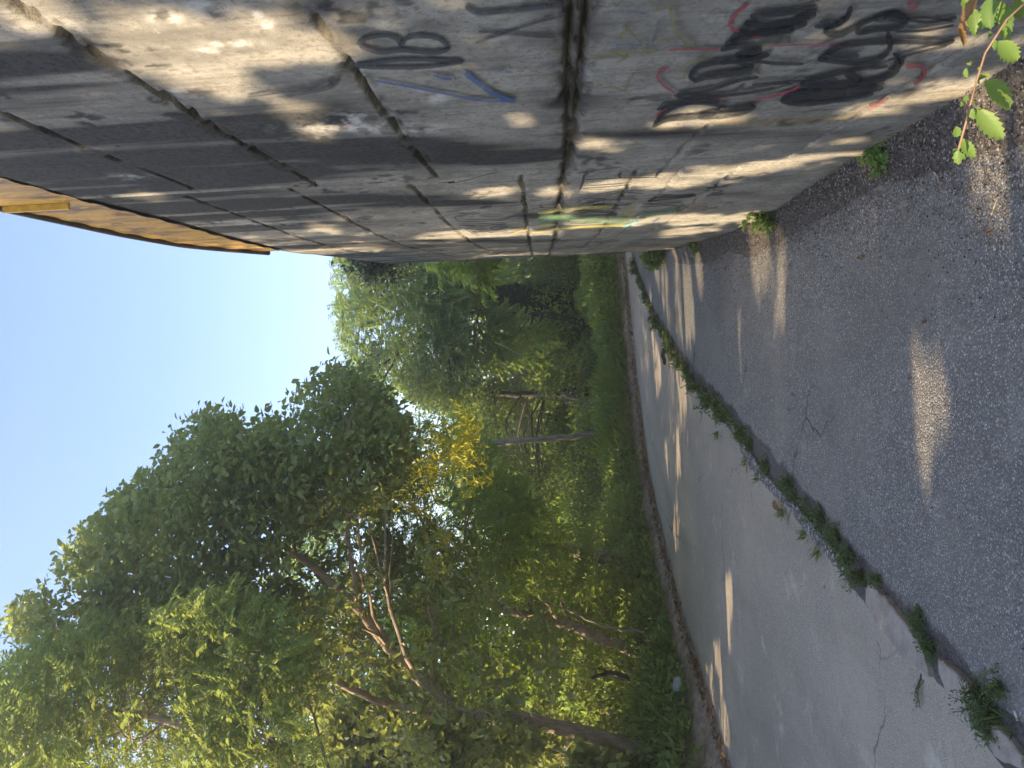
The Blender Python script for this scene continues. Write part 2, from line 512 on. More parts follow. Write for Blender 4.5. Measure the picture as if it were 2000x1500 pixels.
def twig_leaves(C, n, spread, Lr, wr, out_c=None, up=.8, droopdir=.35, tvar=.5, feather=False, seed=1):
    """C twig centres; n leaves per twig strewn along a short twig."""
    m = len(C)
    T = rdir(m) * .9
    if out_c is not None:
        o = C - out_c; o /= np.linalg.norm(o, axis=1)[:, None] + 1e-6; T += o * .9
    T[:, 2] -= droopdir
    T /= np.linalg.norm(T, axis=1)[:, None]
    k = np.repeat(np.arange(m), n)
    if feather:
        tt = np.tile((np.arange(n) // 2 + .5) / (n / 2), m) - .5
    else:
        tt = rng.random(m * n) - .5
    side = np.tile(np.where(np.arange(n) % 2 == 0, 1.0, -1.0), m)
    Tk = T[k]
    B = np.cross(Tk, np.array([0, 0, 1.0])); B /= np.linalg.norm(B, axis=1)[:, None] + 1e-6
    P = C[k] + Tk * (tt * spread * 2)[:, None]
    if not feather:
        P += rng.normal(size=P.shape) * spread * .33
    D = Tk * (.5 if not feather else .55) + B * side[:, None] * .9 + rng.normal(size=P.shape) * (.45 if not feather else .12)
    D[:, 2] -= .15
    D /= np.linalg.norm(D, axis=1)[:, None]
    Nn = rng.normal(size=P.shape) * (.55 if not feather else .2); Nn[:, 2] += up
    if feather:
        Nn += np.repeat(rng.normal(size=(m, 3)) * .5, n, 0)
    Ln = rng.uniform(Lr[0], Lr[1], len(P)); Wn = Ln * rng.uniform(wr[0], wr[1], len(P))
    tint = np.clip(np.repeat(rng.random(m), n) * .6 + rng.random(len(P)) * .4 + (fbm(C[k] * .8, 2, seed) - .5) * tvar, 0, 1)
    return P, D, Nn, Ln, Wn, tint


def in_poly(X, Y, poly):
    poly = np.asarray(poly, float); n = len(poly); inside = np.zeros(X.shape, bool); j = n - 1
    for i in range(n):
        xi, yi = poly[i]; xj, yj = poly[j]
        c = ((yi > Y) != (yj > Y)) & (X < (xj - xi) * (Y - yi) / (yj - yi + 1e-12) + xi)
        inside ^= c; j = i
    return inside


def frustum_twigs(poly, d0, d1, n, thr=.42, fs=.9, seed=3, zmin=.5):
    """twig centres in the volume a crown fills between two distances"""
    poly = np.asarray(poly, float); lo, hi = poly.min(0), poly.max(0); out = []
    tot = 0
    while tot < n:
        X = rng.uniform(lo[0], hi[0], n * 3); Y = rng.uniform(lo[1], hi[1], n * 3)
        k = in_poly(X, Y, poly); X, Y = X[k], Y[k]
        dep = rng.uniform(d0, d1, len(X))
        P = at(X, Y, dep)
        ok = (fbm(P * fs, 3, seed) > thr) & (P[:, 2] > zmin)
        P = P[ok]; out.append(P); tot += len(P)
    return np.vstack(out)[:n]


def ell_twigs(blobs, n, thr=.35, fs=.9, seed=3):
    B = np.asarray(blobs, float); vol = np.prod(B[:, 3:6], 1); vol /= vol.sum(); out = []
    for b, v in zip(B, vol):
        m = max(4, int(n * v * 1.8)); r = rdir(m) * (rng.random(m) ** .45)[:, None]
        P = b[:3] + r * b[3:6]
        out.append(P[fbm(P * fs, 3, seed) > thr])
    return np.vstack(out)


def limb(mb, P, r0, r1, n=14, sides=9, wob=.02, bumpy=.12):
    Q = smooth_path(np.asarray(P, float), n)
    Q[1:-1] += rng.normal(size=(n - 2, 3)) * wob
    mb.tube(Q, np.linspace(r0, r1, n) * (1 + rng.normal(size=n) * .04), sides, bumpy=bumpy)
    return Q


def branches(mb, trunk_pts, C, count, r=.022):
    """boughs from the trunk out to clumps of the crown"""
    idx = rng.choice(len(C), min(count, len(C)), replace=False)
    for i in idx:
        c = C[i]
        d = np.linalg.norm(trunk_pts - c, axis=1) + np.where(trunk_pts[:, 2] > c[2] - .1, 2.0, 0) * .8
        a = trunk_pts[np.argmin(d)]
        c = a + (c - a) * .86
        mid = (a + c) / 2 + np.array([0, 0, .12 * np.linalg.norm(c - a)]) + rng.normal(size=3) * .12
        l = np.linalg.norm(c - a)
        rr = r * min(1.6, .4 + l * .35)
        limb(mb, [a, mid, c], rr, rr * .25, 8, 5, .02, 0)
        for q in range(2):
            e = c + rng.normal(size=3) * .22 - np.array([0, 0, .08])
            limb(mb, [mid, c * .5 + e * .5 + rng.normal(size=3) * .05, e], rr * .4, rr * .15, 5, 4, .01, 0)


def px_path(pts, depth):
    pts = np.asarray(pts, float)
    dep = np.full(len(pts), depth) if np.isscalar(depth) else np.interp(np.linspace(0, 1, len(pts)), np.linspace(0, 1, len(depth)), depth)
    return at(pts[:, 0], pts[:, 1], dep)


def make_tree(name, label, trunks, crown, mat_leaf, mat_bark, leaf, nb=30, group='trees beyond the road', br=.022, extra=None, cat='tree'):
    base = trunks[0][0][0]
    root = empty(name, (base[0], base[1], 0.0))
    mb = MB(); pts = []
    for P, r0, r1 in trunks:
        pts.append(limb(mb, P, r0, r1, 26, 10, .012))
    C, n, spread, Lr, wr, kw = crown['C'], leaf['n'], leaf['spread'], leaf['L'], leaf['w'], leaf.get('kw', {})
    oc = C.mean(0)
    A = twig_leaves(C, n, spread, Lr, wr, oc, **kw)
    leaf_obj('crown', *A, mat_leaf, root)
    if nb: branches(mb, np.vstack(pts), C, nb, br)
    part(mb.build('trunk', mat_bark), root)
    tag(root, label, cat, group)
    return root


# ================================================================== SETTING
# ---- ground sheet
gm, nt, out = new_mat('ground earth')
g = N(nt, 'ShaderNodeNewGeometry').outputs['Position']
c = mixc(nt, mrange(nt, noise(nt, g, .8, 5), .4, .6), (.06, .085, .025), (.11, .13, .04))
c = mixc(nt, mrange(nt, noise(nt, g, 7, 5), .45, .65), c, (.08, .065, .04))
b = N(nt, 'ShaderNodeBsdfPrincipled'); L(nt, c, b.inputs['Base Color']); b.inputs['Roughness'].default_value = .95
L(nt, b.outputs[0], out.inputs[0])
gr = np.linspace(-1, 1, 61); gr = np.sign(gr) * np.abs(gr) ** 2.2 * 110
gx, gy = np.meshgrid(gr, gr, indexing='ij')
gv = np.stack([gx, gy, np.full_like(gx, -.03)], -1).reshape(-1, 3)
tag(mesh_from('ground', gv, grid_faces(61, 61), gm), kind='structure')


def ribbon_sheet(name, A, B, nw, z, mat, attrs_fn=None, crown=0.0):
    n = len(A); t = np.linspace(0, 1, nw)
    P = A[:, None] * (1 - t)[None, :, None] + B[:, None] * t[None, :, None]
    zz = np.full(P.shape[:2], z) + crown * (4 * t * (1 - t))[None]
    V = np.concatenate([P, zz[..., None]], -1).reshape(-1, 3)
    T = np.tile(t, n)
    at_ = attrs_fn(V, T) if attrs_fn else {}
    return mesh_from(name, V, grid_faces(n, nw), mat, None, True, at_)


def dense(P, n): return smooth_path(P, n)


def road_attrs(V, T):
    w = n2(V[:, 0], V[:, 1], .5, .5, 3, 5) * .12
    tr = np.exp(-((T - .33 + w - .06) / .05) ** 2) * .55 + np.exp(-((T - .62 + w - .06) / .06) ** 2) * .35
    tr += np.exp(-((T - .16 + w - .06) / .02) ** 2) * .5
    tr *= .6 * sstep(.35, .6, n2(V[:, 0], V[:, 1], 1.2, .4, 3, 8))
    dirt = np.exp(-T / .035) * .9 + np.exp(-(1 - T) / .02) * .75
    return {'dirt': dirt, 'track': np.clip(tr, 0, 1)}


def path_attrs(V, T):
    dw = (1 - T) * 2.2 * np.ones_like(T)
    dirt = np.exp(-dw / .15) * .95 + np.exp(-T * 2.2 / .07) * .75
    dirt *= .7 + .6 * n2(V[:, 0], V[:, 1], 2.5, 2.5, 3, 9)
    return {'dirt': dirt, 'track': np.zeros_like(T)}


STL = ST + STN * .05     # road side of the broken kerb
STR = ST - STN * (.11 + .09 * (n2(ST[:, 0], ST[:, 1], 6, 6, 4, 14) - .3))[:, None]     # path side
WB = np.stack([np.interp(np.linspace(0, 1, 600), np.linspace(0, 1, 1600), wl[:, 0]), np.interp(np.linspace(0, 1, 600), np.linspace(0, 1, 1600), wl[:, 1])], -1)
tag(ribbon_sheet('road', LE, STL, 70, 0.0, M['asphalt_road'], road_attrs), kind='structure')
# the path runs from the kerb to the foot of the wall: match stations by nearest forward position
WBm = np.empty_like(STR)
for i in range(600):
    WBm[i] = wl[int(i / 599 * 1599)]
pv = []
tt_ = np.linspace(0, 1, 600)
ss_ = np.concatenate([[0], np.cumsum(np.linalg.norm(np.diff(STR, axis=0), axis=1))]); ss_ /= ss_[-1]
wsn = ws / ws[-1]
WBm = np.stack([np.interp(ss_, wsn, wl[:, 0]), np.interp(ss_, wsn, wl[:, 1])], -1) + np.array([.06, 0])
tag(ribbon_sheet('footpath', STR, WBm, 60, 0.012, M['asphalt_path'], path_attrs), kind='structure')

# ---- soil in the joint between road and path
sm, nt, out = new_mat('soil in the joint')
g = N(nt, 'ShaderNodeNewGeometry').outputs['Position']
c = mixc(nt, mrange(nt, noise(nt, g, 60, 5, .7), .35, .65), (.10, .088, .076), (.22, .195, .17))
c = mixc(nt, mrange(nt, noise(nt, g, 240, 3, .7), .62, .72), c, (.36, .33, .29))
c = mixc(nt, mrange(nt, noise(nt, g, 3, 4), .52, .66, 0, .5), c, (.15, .12, .07))
b = N(nt, 'ShaderNodeBsdfPrincipled'); L(nt, c, b.inputs['Base Color']); b.inputs['Roughness'].default_value = .95
bp = N(nt, 'ShaderNodeBump'); bp.inputs['Distance'].default_value = .01; L(nt, noise(nt, g, 90, 5, .7), bp.inputs['Height']); L(nt, bp.outputs[0], b.inputs['Normal'])
L(nt, b.outputs[0], out.inputs[0])
M['soil'] = sm
tag(ribbon_sheet('soil_strip', ST + STN * (.085 + .09 * (n2(ST[:, 0], ST[:, 1], 6, 6, 4, 2) - .5))[:, None], ST - STN * .24, 6, 0.004, sm), kind='structure')

# ---- earth bank on the far side of the road
bm_, nt, out = new_mat('earth bank')
g = N(nt, 'ShaderNodeNewGeometry').outputs['Position']
c = mixc(nt, mrange(nt, noise(nt, g, 9, 5, .65), .35, .65), (.34, .25, .18), (.56, .44, .33))
c = mixc(nt, mrange(nt, noise(nt, g, 55, 4, .7), .55, .68), c, (.36, .25, .14))
gd = attr(nt, 'green').outputs['Fac']
c = mixc(nt, gd, c, mixc(nt, mrange(nt, noise(nt, g, 4, 4), .4, .6), (.04, .055, .015), (.09, .12, .03)))
b = N(nt, 'ShaderNodeBsdfPrincipled'); L(nt, c, b.inputs['Base Color']); b.inputs['Roughness'].default_value = .95
bp = N(nt, 'ShaderNodeBump'); bp.inputs['Distance'].default_value = .03; L(nt, noise(nt, g, 25, 5, .7), bp.inputs['Height']); L(nt, bp.outputs[0], b.inputs['Normal'])
L(nt, b.outputs[0], out.inputs[0])
dd_ = np.array([-.16, -.08, 0, .05, .1, .15, .2, .3, .4, .6, .9, 1.3, 2, 3, 4.5, 7, 10])
zz_ = np.array([.001, .008, .018, .035, .065, .10, .125, .15, .19, .28, .34, .40, .5, .62, .75, .6, -.2])
LEf = smooth_path(left_ctrl, 900); LENf = poly_nrm(LEf)
# soften normals so that the wide bank does not fold over itself
ksm = 90
LENs = np.stack([np.convolve(np.pad(LENf[:, i], ksm, 'edge'), np.ones(2 * ksm + 1) / (2 * ksm + 1), 'valid') for i in (0, 1)], -1)
LENs /= np.linalg.norm(LENs, axis=1)[:, None]
bn = np.where((dd_ < .5)[None, :, None], LENf[:, None], LENs[:, None])
BP = LEf[:, None] + bn * dd_[None, :, None]
wob = (n2(BP[..., 0], BP[..., 1], 2.5, 2.5, 4, 31) - .5)
BP[..., :2] += bn * (wob * .22 * sstep(-.2, .1, dd_)[None])[..., None]
BZ = zz_[None] + (n2(BP[..., 0], BP[..., 1], 4, 4, 4, 33) - .5) * .10 * sstep(-.1, .3, dd_)[None]
BV = np.concatenate([BP, BZ[..., None]], -1).reshape(-1, 3)
tag(mesh_from('bank', BV, grid_faces(900, len(dd_)), bm_, None, True, {'green': np.tile(sstep(.5, 1.4, dd_), 900)}), kind='structure')


def bank_z(d): return float(np.interp(d, dd_, zz_))


def left_pt(t, d):
    """t: 0..1 along the left road edge, d: metres behind it"""
    i = int(np.clip(t, 0, 1) * 899); p = LEf[i] + (LENs[i] if d > .5 else LENf[i]) * d
    return np.array([p[0], p[1], bank_z(d)])


def t_of_left(X, Y):
    q = ground(X, Y)[:2]
    return np.argmin(np.hypot(LEf[:, 0] - q[0], LEf[:, 1] - q[1])) / 899


# worn yellow paint along the left road edge
ym, nt, out = new_mat('worn yellow paint')
g = N(nt, 'ShaderNodeNewGeometry').outputs['Position']
b = N(nt, 'ShaderNodeBsdfPrincipled'); b.inputs['Roughness'].default_value = .8
L(nt, mixc(nt, mrange(nt, noise(nt, g, 12, 5, .7), .35, .62), (.17, .14, .10), (.42, .26, .06)), b.inputs['Base Color']); L(nt, b.outputs[0], out.inputs[0])
ta, tb = t_of_left(1300, 1100), t_of_left(1245, 760)
i0, i1 = int(ta * 899), int(tb * 899)
seg = LEf[i0:i1] - LENf[i0:i1] * .13; sn = LENf[i0:i1]
wid = (.05 + .025 * n2(seg[:, 0], seg[:, 1], 3, 3, 3, 3))[:, None]
tag(ribbon_sheet('road_marking', seg + sn * wid, seg - sn * wid, 3, .005, ym), kind='structure')

# ================================================================== RETAINING WALL
s_a, s_b = s_of_y(1.2), s_of_y(6.2)
s_c = s_of_y(11.5)
sv = np.concatenate([np.arange(0, s_a, .05), np.arange(s_a, s_b, .012), np.arange(s_b, s_c, .022), np.arange(s_c, S1, .06), [S1]])
hv = np.linspace(0, 1, 322)
SS, HH = np.meshgrid(sv, hv, indexing='ij')
TOP = np.repeat(htop(sv)[:, None], len(hv), 1)
HH = -.12 + HH * (TOP + .12)
s_break = s_of_y(3.62)
JN = [[(0, 220), (250, 320)], [(5, 5), (215, 115), (330, 190), (540, 320)], [(590, 0), (690, 130), (775, 250)], [(1112, 20), (1112, 140), (1108, 270)],
      [(1146, 20), (1138, 110), (1126, 220)], [(1594, 7), (1500, 120), (1398, 228)], [(1900, 85), (1818, 140), (1685, 220)]]
JF = [[(367, 395), (500, 438), (624, 474)], [(490, 330), (600, 400), (700, 442), (760, 470)], [(750, 318), (820, 385), (905, 465)], [(1015, 300), (1025, 400), (1035, 475)],
      [(1105, 300), (1097, 400), (1085, 460)], [(1285, 275), (1235, 345), (1210, 400), (1170, 460)], [(1392, 274), (1302, 374), (1255, 420)], [(1510, 287), (1440, 335), (1410, 358), (1295, 443)]]
joints = []
for side, JJ in ((0, JN), (1, JF)):
    for pts in JJ:
        q = wall_hit([p[0] for p in pts], [p[1] for p in pts])
        A_ = np.polyfit(q[:, 0], q[:, 1], 1)
        if abs(A_[0]) > .09: A_ = np.array([np.sign(A_[0]) * .09, q[:, 1].mean() - np.sign(A_[0]) * .09 * q[:, 0].mean()])
        joints.append((side, A_[0], A_[1], pts[0]))
disp = np.zeros_like(SS); jd = np.zeros_like(SS)
near = SS < s_break
big_noise = n2(SS, HH, 1.1, 1.1, 4, 41) - .5
disp += big_noise * .012
for k, (side, a, bb, p0) in enumerate(joints):
    hj = a * SS + bb + (n2(SS, 0 * SS, 5, 1, 6, 60 + k) - .5) * .018
    dist = np.abs(HH - hj)
    msk = near if side == 0 else ~near
    wdt = .0035 + .009 * sstep(.45, .75, n2(SS, HH, 14, 14, 3, 90 + k))
    strong = 1.0
    if p0[0] in (1112, 1146, 1105): wdt *= 1.7; strong = 1.3
    if p0[0] in (1594, 1900, 1510, 1392): strong = .55
    gv_ = (1 - sstep(wdt * .5, wdt * 1.5, dist)) * msk
    disp -= gv_ * .03 * strong
    jd = np.maximum(jd, np.exp(-(dist / (.0085 * strong ** 2.5)) ** 2) * msk * strong * (.5 + .9 * sstep(.35, .65, n2(SS, HH, 6, 10, 3, 70 + k))))
# upright pour joint where near and far panels meet; the far face sits slightly back
vj = s_break + (n2(HH, 0 * HH, 5, 1, 3, 77) - .5) * .03
disp -= sstep(-.01, .01, SS - vj) * .012
disp -= np.exp(-((SS - vj) / .008) ** 2) * .006
jd = np.maximum(jd, np.exp(-((SS - vj) / .012) ** 2) * .55 * sstep(.4, .6, n2(HH, 0 * HH, 3, 1, 2, 5)))
for k, (side, a, bb, p0) in enumerate(joints):
    if p0[0] in (1112, 1146, 1105, 590, 5):
        dist = np.abs(HH - a * SS - bb); msk = near if side == 0 else ~near
        sp_ = sstep(.52, .60, n2(SS, HH, 13, 40, 3, 130 + k)) * sstep(.055, .02, dist) * msk
        disp -= sp_ * .008; jd = np.maximum(jd, sp_ * (.8 if p0[0] in (1112, 1146, 1105) else .45))
# chips and bug holes
chips = sstep(.70, .78, n2(SS, HH, 16, 22, 2, 45)) * sstep(.5, .62, n2(SS, HH, 1.3, 1.3, 2, 46))
disp -= chips * .006
disp *= np.where(disp > 0, sstep(0, .2, TOP - HH), 1)
P2 = wall_at(SS.ravel()); NN = wall_nrm(SS.ravel())
top_rag = (n2(SS, 0 * SS, 6, 1, 3, 48) - .5) * .05
HHz = np.where(HH > TOP - .03, HH + top_rag, HH)
WV = np.concatenate([P2 + NN * disp.ravel()[:, None], HHz.ravel()[:, None]], 1)
PX, PY = proj(WV); PX = PX.reshape(SS.shape); PY = PY.reshape(SS.shape)


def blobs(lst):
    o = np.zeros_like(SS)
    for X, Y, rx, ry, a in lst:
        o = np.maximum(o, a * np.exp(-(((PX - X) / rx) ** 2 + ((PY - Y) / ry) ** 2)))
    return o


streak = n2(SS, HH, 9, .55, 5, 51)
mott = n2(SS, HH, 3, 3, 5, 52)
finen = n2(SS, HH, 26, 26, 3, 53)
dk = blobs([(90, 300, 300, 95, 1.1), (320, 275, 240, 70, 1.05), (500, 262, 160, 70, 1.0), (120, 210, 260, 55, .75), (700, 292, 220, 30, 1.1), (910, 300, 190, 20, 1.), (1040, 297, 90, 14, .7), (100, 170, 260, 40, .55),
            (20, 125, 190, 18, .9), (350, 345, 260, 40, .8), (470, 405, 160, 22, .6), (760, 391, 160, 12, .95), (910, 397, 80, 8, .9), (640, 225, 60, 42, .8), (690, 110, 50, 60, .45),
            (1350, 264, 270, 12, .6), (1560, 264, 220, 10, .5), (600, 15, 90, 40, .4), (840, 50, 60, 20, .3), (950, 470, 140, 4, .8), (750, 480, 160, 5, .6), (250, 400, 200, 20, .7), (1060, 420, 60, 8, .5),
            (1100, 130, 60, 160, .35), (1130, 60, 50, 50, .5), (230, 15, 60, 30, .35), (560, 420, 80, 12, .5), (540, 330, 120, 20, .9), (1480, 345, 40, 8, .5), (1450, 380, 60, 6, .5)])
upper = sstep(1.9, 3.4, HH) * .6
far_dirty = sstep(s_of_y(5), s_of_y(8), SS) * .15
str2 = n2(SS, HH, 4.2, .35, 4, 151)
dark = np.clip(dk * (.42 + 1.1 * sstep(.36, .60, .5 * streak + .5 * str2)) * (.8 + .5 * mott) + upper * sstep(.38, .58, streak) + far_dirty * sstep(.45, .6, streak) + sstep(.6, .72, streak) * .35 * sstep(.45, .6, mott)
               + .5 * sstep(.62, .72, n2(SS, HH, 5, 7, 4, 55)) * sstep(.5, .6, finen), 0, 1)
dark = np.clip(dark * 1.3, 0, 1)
rust = np.clip(blobs([(640, 302, 380, 9, 1.), (900, 291, 140, 10, .8), (1500, 236, 230, 9, .9), (1620, 222, 90, 8, .9), (1130, 250, 40, 40, .35), (1120, 100, 30, 120, .4), (350, 316, 120, 6, .8), (1330, 255, 120, 8, .5)]) * sstep(.3, .6, n2(SS, HH, 14, 1.4, 4, 57))
               + sstep(.35, 0, HH) * .35 * sstep(.4, .6, mott), 0, 1)
pale = np.clip(blobs([(455, 85, 50, 8, 1.4), (410, 97, 30, 6, 1.3), (330, 32, 45, 14, 1.3), (505, 27, 20, 9, 1.2), (395, 12, 70, 12, 1.1), (745, 250, 140, 11, 1.3), (850, 190, 24, 10, 1.5), (690, 236, 40, 16, 1.2),
                      (520, 50, 18, 12, 1.), (760, 45, 30, 12, .9), (345, 178, 25, 6, .9), (520, 435, 60, 5, .8), (830, 178, 20, 4, .8), (250, 345, 40, 5, .6)]) * sstep(.42, .58, n2(SS, HH, 18, 30, 4, 58)), 0, 1)
jdirt = np.clip(jd, 0, 1)

wm, nt, out = new_mat('weathered concrete')
g = N(nt, 'ShaderNodeNewGeometry').outputs['Position']
fn = noise(nt, g, 45, 6, .65); mn = noise(nt, g, 6, 5, .6); ff = noise(nt, g, 180, 3, .6)
vs = noise(nt, scaled(nt, g, (30, 30, 1.6)), 1.0, 5, .6)
c = mixc(nt, mrange(nt, mn, .35, .65), (.245, .237, .213), (.36, .346, .312))
c = mixc(nt, mrange(nt, fn, .46, .66, 0, .75), c, (.17, .155, .13))
c = mixc(nt, mrange(nt, vs, .48, .68, 0, .6), c, (.15, .14, .125))
c = mixc(nt, mrange(nt, noise(nt, g, 2.2, 7, .7), .5, .66, 0, .55), c, (.14, .13, .115))
c = mixc(nt, mrange(nt, noise(nt, g, 16, 6, .7), .56, .68, 0, .5), c, (.40, .385, .35))
c = mixc(nt, mth(nt, 'MULTIPLY', attr(nt, 'rust').outputs['Fac'], mrange(nt, fn, .25, .6, .4, .8)), c, (.20, .135, .055))
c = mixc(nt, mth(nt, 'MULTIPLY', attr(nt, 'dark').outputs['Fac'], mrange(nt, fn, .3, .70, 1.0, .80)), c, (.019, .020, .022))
c = mixc(nt, mth(nt, 'MULTIPLY', attr(nt, 'pale').outputs['Fac'], mrange(nt, fn, .35, .55, .3, .95)), c, (.50, .495, .47))
c = mixc(nt, mth(nt, 'MULTIPLY', attr(nt, 'jdirt').outputs['Fac'], mrange(nt, fn, .3, .6, .6, .95)), c, (.045, .038, .030))
c = mixc(nt, mrange(nt, ff, .66, .74, 0, .7), c, (.07, .065, .06))
b = N(nt, 'ShaderNodeBsdfPrincipled'); L(nt, c, b.inputs['Base Color']); b.inputs['Roughness'].default_value = .88; b.inputs['Specular IOR Level'].default_value = .25
bp = N(nt, 'ShaderNodeBump'); bp.inputs['Distance'].default_value = .006; bp.inputs['Strength'].default_value = .7
L(nt, mth(nt, 'ADD', fn, mth(nt, 'MULTIPLY', ff, .5)), bp.inputs['Height']); L(nt, bp.outputs[0], b.inputs['Normal'])
L(nt, b.outputs[0], out.inputs[0])
M['wall'] = wm

WALL = empty('retaining_wall', (*wall_at(s_of_y(3.5)), 0))
tag(WALL, 'tall stained concrete retaining wall covered in graffiti along the path', 'wall')
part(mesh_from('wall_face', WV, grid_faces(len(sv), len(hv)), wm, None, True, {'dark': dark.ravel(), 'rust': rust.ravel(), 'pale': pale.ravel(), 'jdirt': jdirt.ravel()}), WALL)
# top of the wall, back to the fill behind it
tp = WV.reshape(len(sv), len(hv), 3)[::4, -1]
tn = wall_nrm(sv[::4])
tb_ = tp.copy(); tb_[:, :2] -= tn * .45; tb_[:, 2] = htop(sv[::4])
tb2 = tb_.copy(); tb2[:, 2] = -.1
cap = np.stack([tp, tb_, tb2], 1).reshape(-1, 3)
zz = np.zeros(len(cap))
part(mesh_from('coping', cap, grid_faces(len(tp), 3), wm, None, False, {'dark': zz + .6, 'rust': zz, 'pale': zz, 'jdirt': zz}), WALL)
# filled ground behind the wall
eb0 = wl[::20] - wall_nrm(ws[::20]) * .43
eb1 = wl[::20] - wall_nrm(ws[::20]) * .43 + np.array([26.0, -2.0])
ev = np.concatenate([np.concatenate([eb0, (htop(ws[::20]) - .06)[:, None]], 1), np.concatenate([eb1, np.full((len(eb0), 1), WALL_H + .3)], 1), np.concatenate([eb1, np.full((len(eb0), 1), -.1)], 1)]).reshape(3, -1, 3).transpose(1, 0, 2).reshape(-1, 3)
tag(mesh_from('embankment', ev, grid_faces(len(eb0), 3), gm, None, False), kind='structure')

# ---- graffiti and a grey mark: strokes of colour lying on the wall face
pm, nt, out = new_mat('spray paint')
g = N(nt, 'ShaderNodeNewGeometry').outputs['Position']
b = N(nt, 'ShaderNodeBsdfPrincipled'); L(nt, attr(nt, 'pcol').outputs['Vector'], b.inputs['Base Color']); b.inputs['Roughness'].default_value = .7
tr = N(nt, 'ShaderNodeBsdfTransparent')
uu = mth(nt, 'ABSOLUTE', attr(nt, 'across').outputs['Fac'])
soft = mrange(nt, mth(nt, 'ADD', uu, mth(nt, 'MULTIPLY', mth(nt, 'SUBTRACT', noise(nt, g, 60, 4, .7), .5), .5)), 1.0, .40)
op = mth(nt, 'MULTIPLY', mth(nt, 'MULTIPLY', attr(nt, 'op').outputs['Fac'], soft), mrange(nt, noise(nt, g, 30, 6, .75), .25, .55, .45, 1), True)
ms = N(nt, 'ShaderNodeMixShader'); L(nt, op, ms.inputs[0]); L(nt, tr.outputs[0], ms.inputs[1]); L(nt, b.outputs[0], ms.inputs[2]); L(nt, ms.outputs[0], out.inputs[0])
_layer = [0]


def graffiti(label, strokes, name='graffiti'):
    VV, QQ, AC, OP, PC = [], [], [], [], []; n0 = 0
    for pts, w, col, op_ in strokes:
        pts = np.asarray(pts, float)
        n = int(max(6, np.linalg.norm(np.diff(pts, axis=0), axis=1).sum() / 4))
        q = smooth_path(pts, n)
        sh = wall_hit(q[:, 0], q[:, 1])
        tpx = np.gradient(q, axis=0); tpx /= np.linalg.norm(tpx, axis=1)[:, None] + 1e-9
        npx = np.stack([-tpx[:, 1], tpx[:, 0]], -1) * (w * .45)
        taper = np.minimum(1, np.minimum(np.arange(n), np.arange(n)[::-1]) / 2.5 + .45)[:, None]
        rows = []
        for u in (-1, -.5, 0, .5, 1):
            qq = q + npx * u * taper
            a = sh + np.clip(wall_hit(qq[:, 0], qq[:, 1]) - sh, -.35, .35)
            off = .0075 + .00025 * (_layer[0] % 24)
            back = np.where(a[:, 0] > s_break + .02, -.010, 0.0)
            p = wall_at(a[:, 0]) + wall_nrm(a[:, 0]) * (off + back)[:, None]
            rows.append(np.concatenate([p, a[:, 1:]], 1)); AC.append(np.full(n, u)); OP.append(np.full(n, op_)); PC.append(np.tile(col, (n, 1)))
        _layer[0] += 1
        V = np.stack(rows, 0).reshape(-1, 3)
        VV.append(V); QQ.append(grid_faces(5, n) + n0); n0 += len(V)
    o = mesh_from(name, np.vstack(VV), np.vstack(QQ), pm, None, True, {'across': np.concatenate(AC), 'op': np.concatenate(OP), 'pcol': np.vstack(PC)})
    part(o, WALL); o['label'] = label
    return o


def z2(*p): return [(600 + .35 * a, .35 * b) for a, b in p]
def z3(*p): return [(1300 + .35 * a, .35 * b) for a, b in p]
def zf(*p): return [(1050 + .18 * a, 270 + .18 * b) for a, b in p]
def z4(*p): return [(820 + .16 * a, 330 + .16 * b) for a, b in p]


K = (.016, .019, .024); KG = (.035, .04, .05); RED = (.33, .045, .065); BLU = (.035, .09, .24); OLV = (.20, .20, .04); YEL = (.50, .46, .12); GRN = (.14, .26, .14); CY = (.2, .5, .6); PUR = (.13, .09, .18)
graffiti('faded black letter B sprayed beside a blue arrow', [
    (z2((260, 352), (480, 322), (700, 318), (870, 326)), 13, KG, .95), (z2((870, 332), (640, 360), (420, 362), (262, 355)), 12, KG, .95),
    (z2((275, 232), (330, 196), (440, 180), (505, 205), (525, 245)), 14, KG, .9), (z2((525, 245), (545, 200), (640, 184), (740, 202), (795, 255)), 14, KG, .9),
    (z2((795, 255), (720, 276), (600, 268), (520, 262), (420, 276), (335, 255), (290, 235)), 15, KG, .9)])
graffiti('dark grey crossed strokes and an arrow shaped grey mark high on the wall', [
    (z2((880, 15), (960, 50), (1100, 38), (1300, 18), (1450, -5)), 20, KG, .75), (z2((940, 220), (1100, 165), (1260, 110), (1440, 65)), 9, KG, .7), (z2((955, 155), (1100, 163), (1250, 180), (1380, 186)), 10, KG, .7),
    ([(482, 184), (560, 172), (610, 163), (640, 152), (662, 147)], 8, KG, .7), ([(662, 147), (655, 160), (625, 170), (560, 181)], 10, KG, .65), ([(640, 150), (650, 156), (640, 160)], 14, KG, .6)])  # arrow shaped mark made of soft dark grey strokes
graffiti('blue sprayed arrow', [
    (z2((380, 430), (600, 470), (800, 510), (960, 540), (1165, 549)), 8, BLU, .75), (z2((880, 385), (960, 450), (1050, 510), (1165, 550)), 15, BLU, .85), (z2((705, 395), (750, 412), (805, 422)), 10, BLU, .7),
    (z2((1000, 372), (1150, 380)), 10, BLU, .3), (z2((1300, 330), (1400, 345)), 14, BLU, .25)])
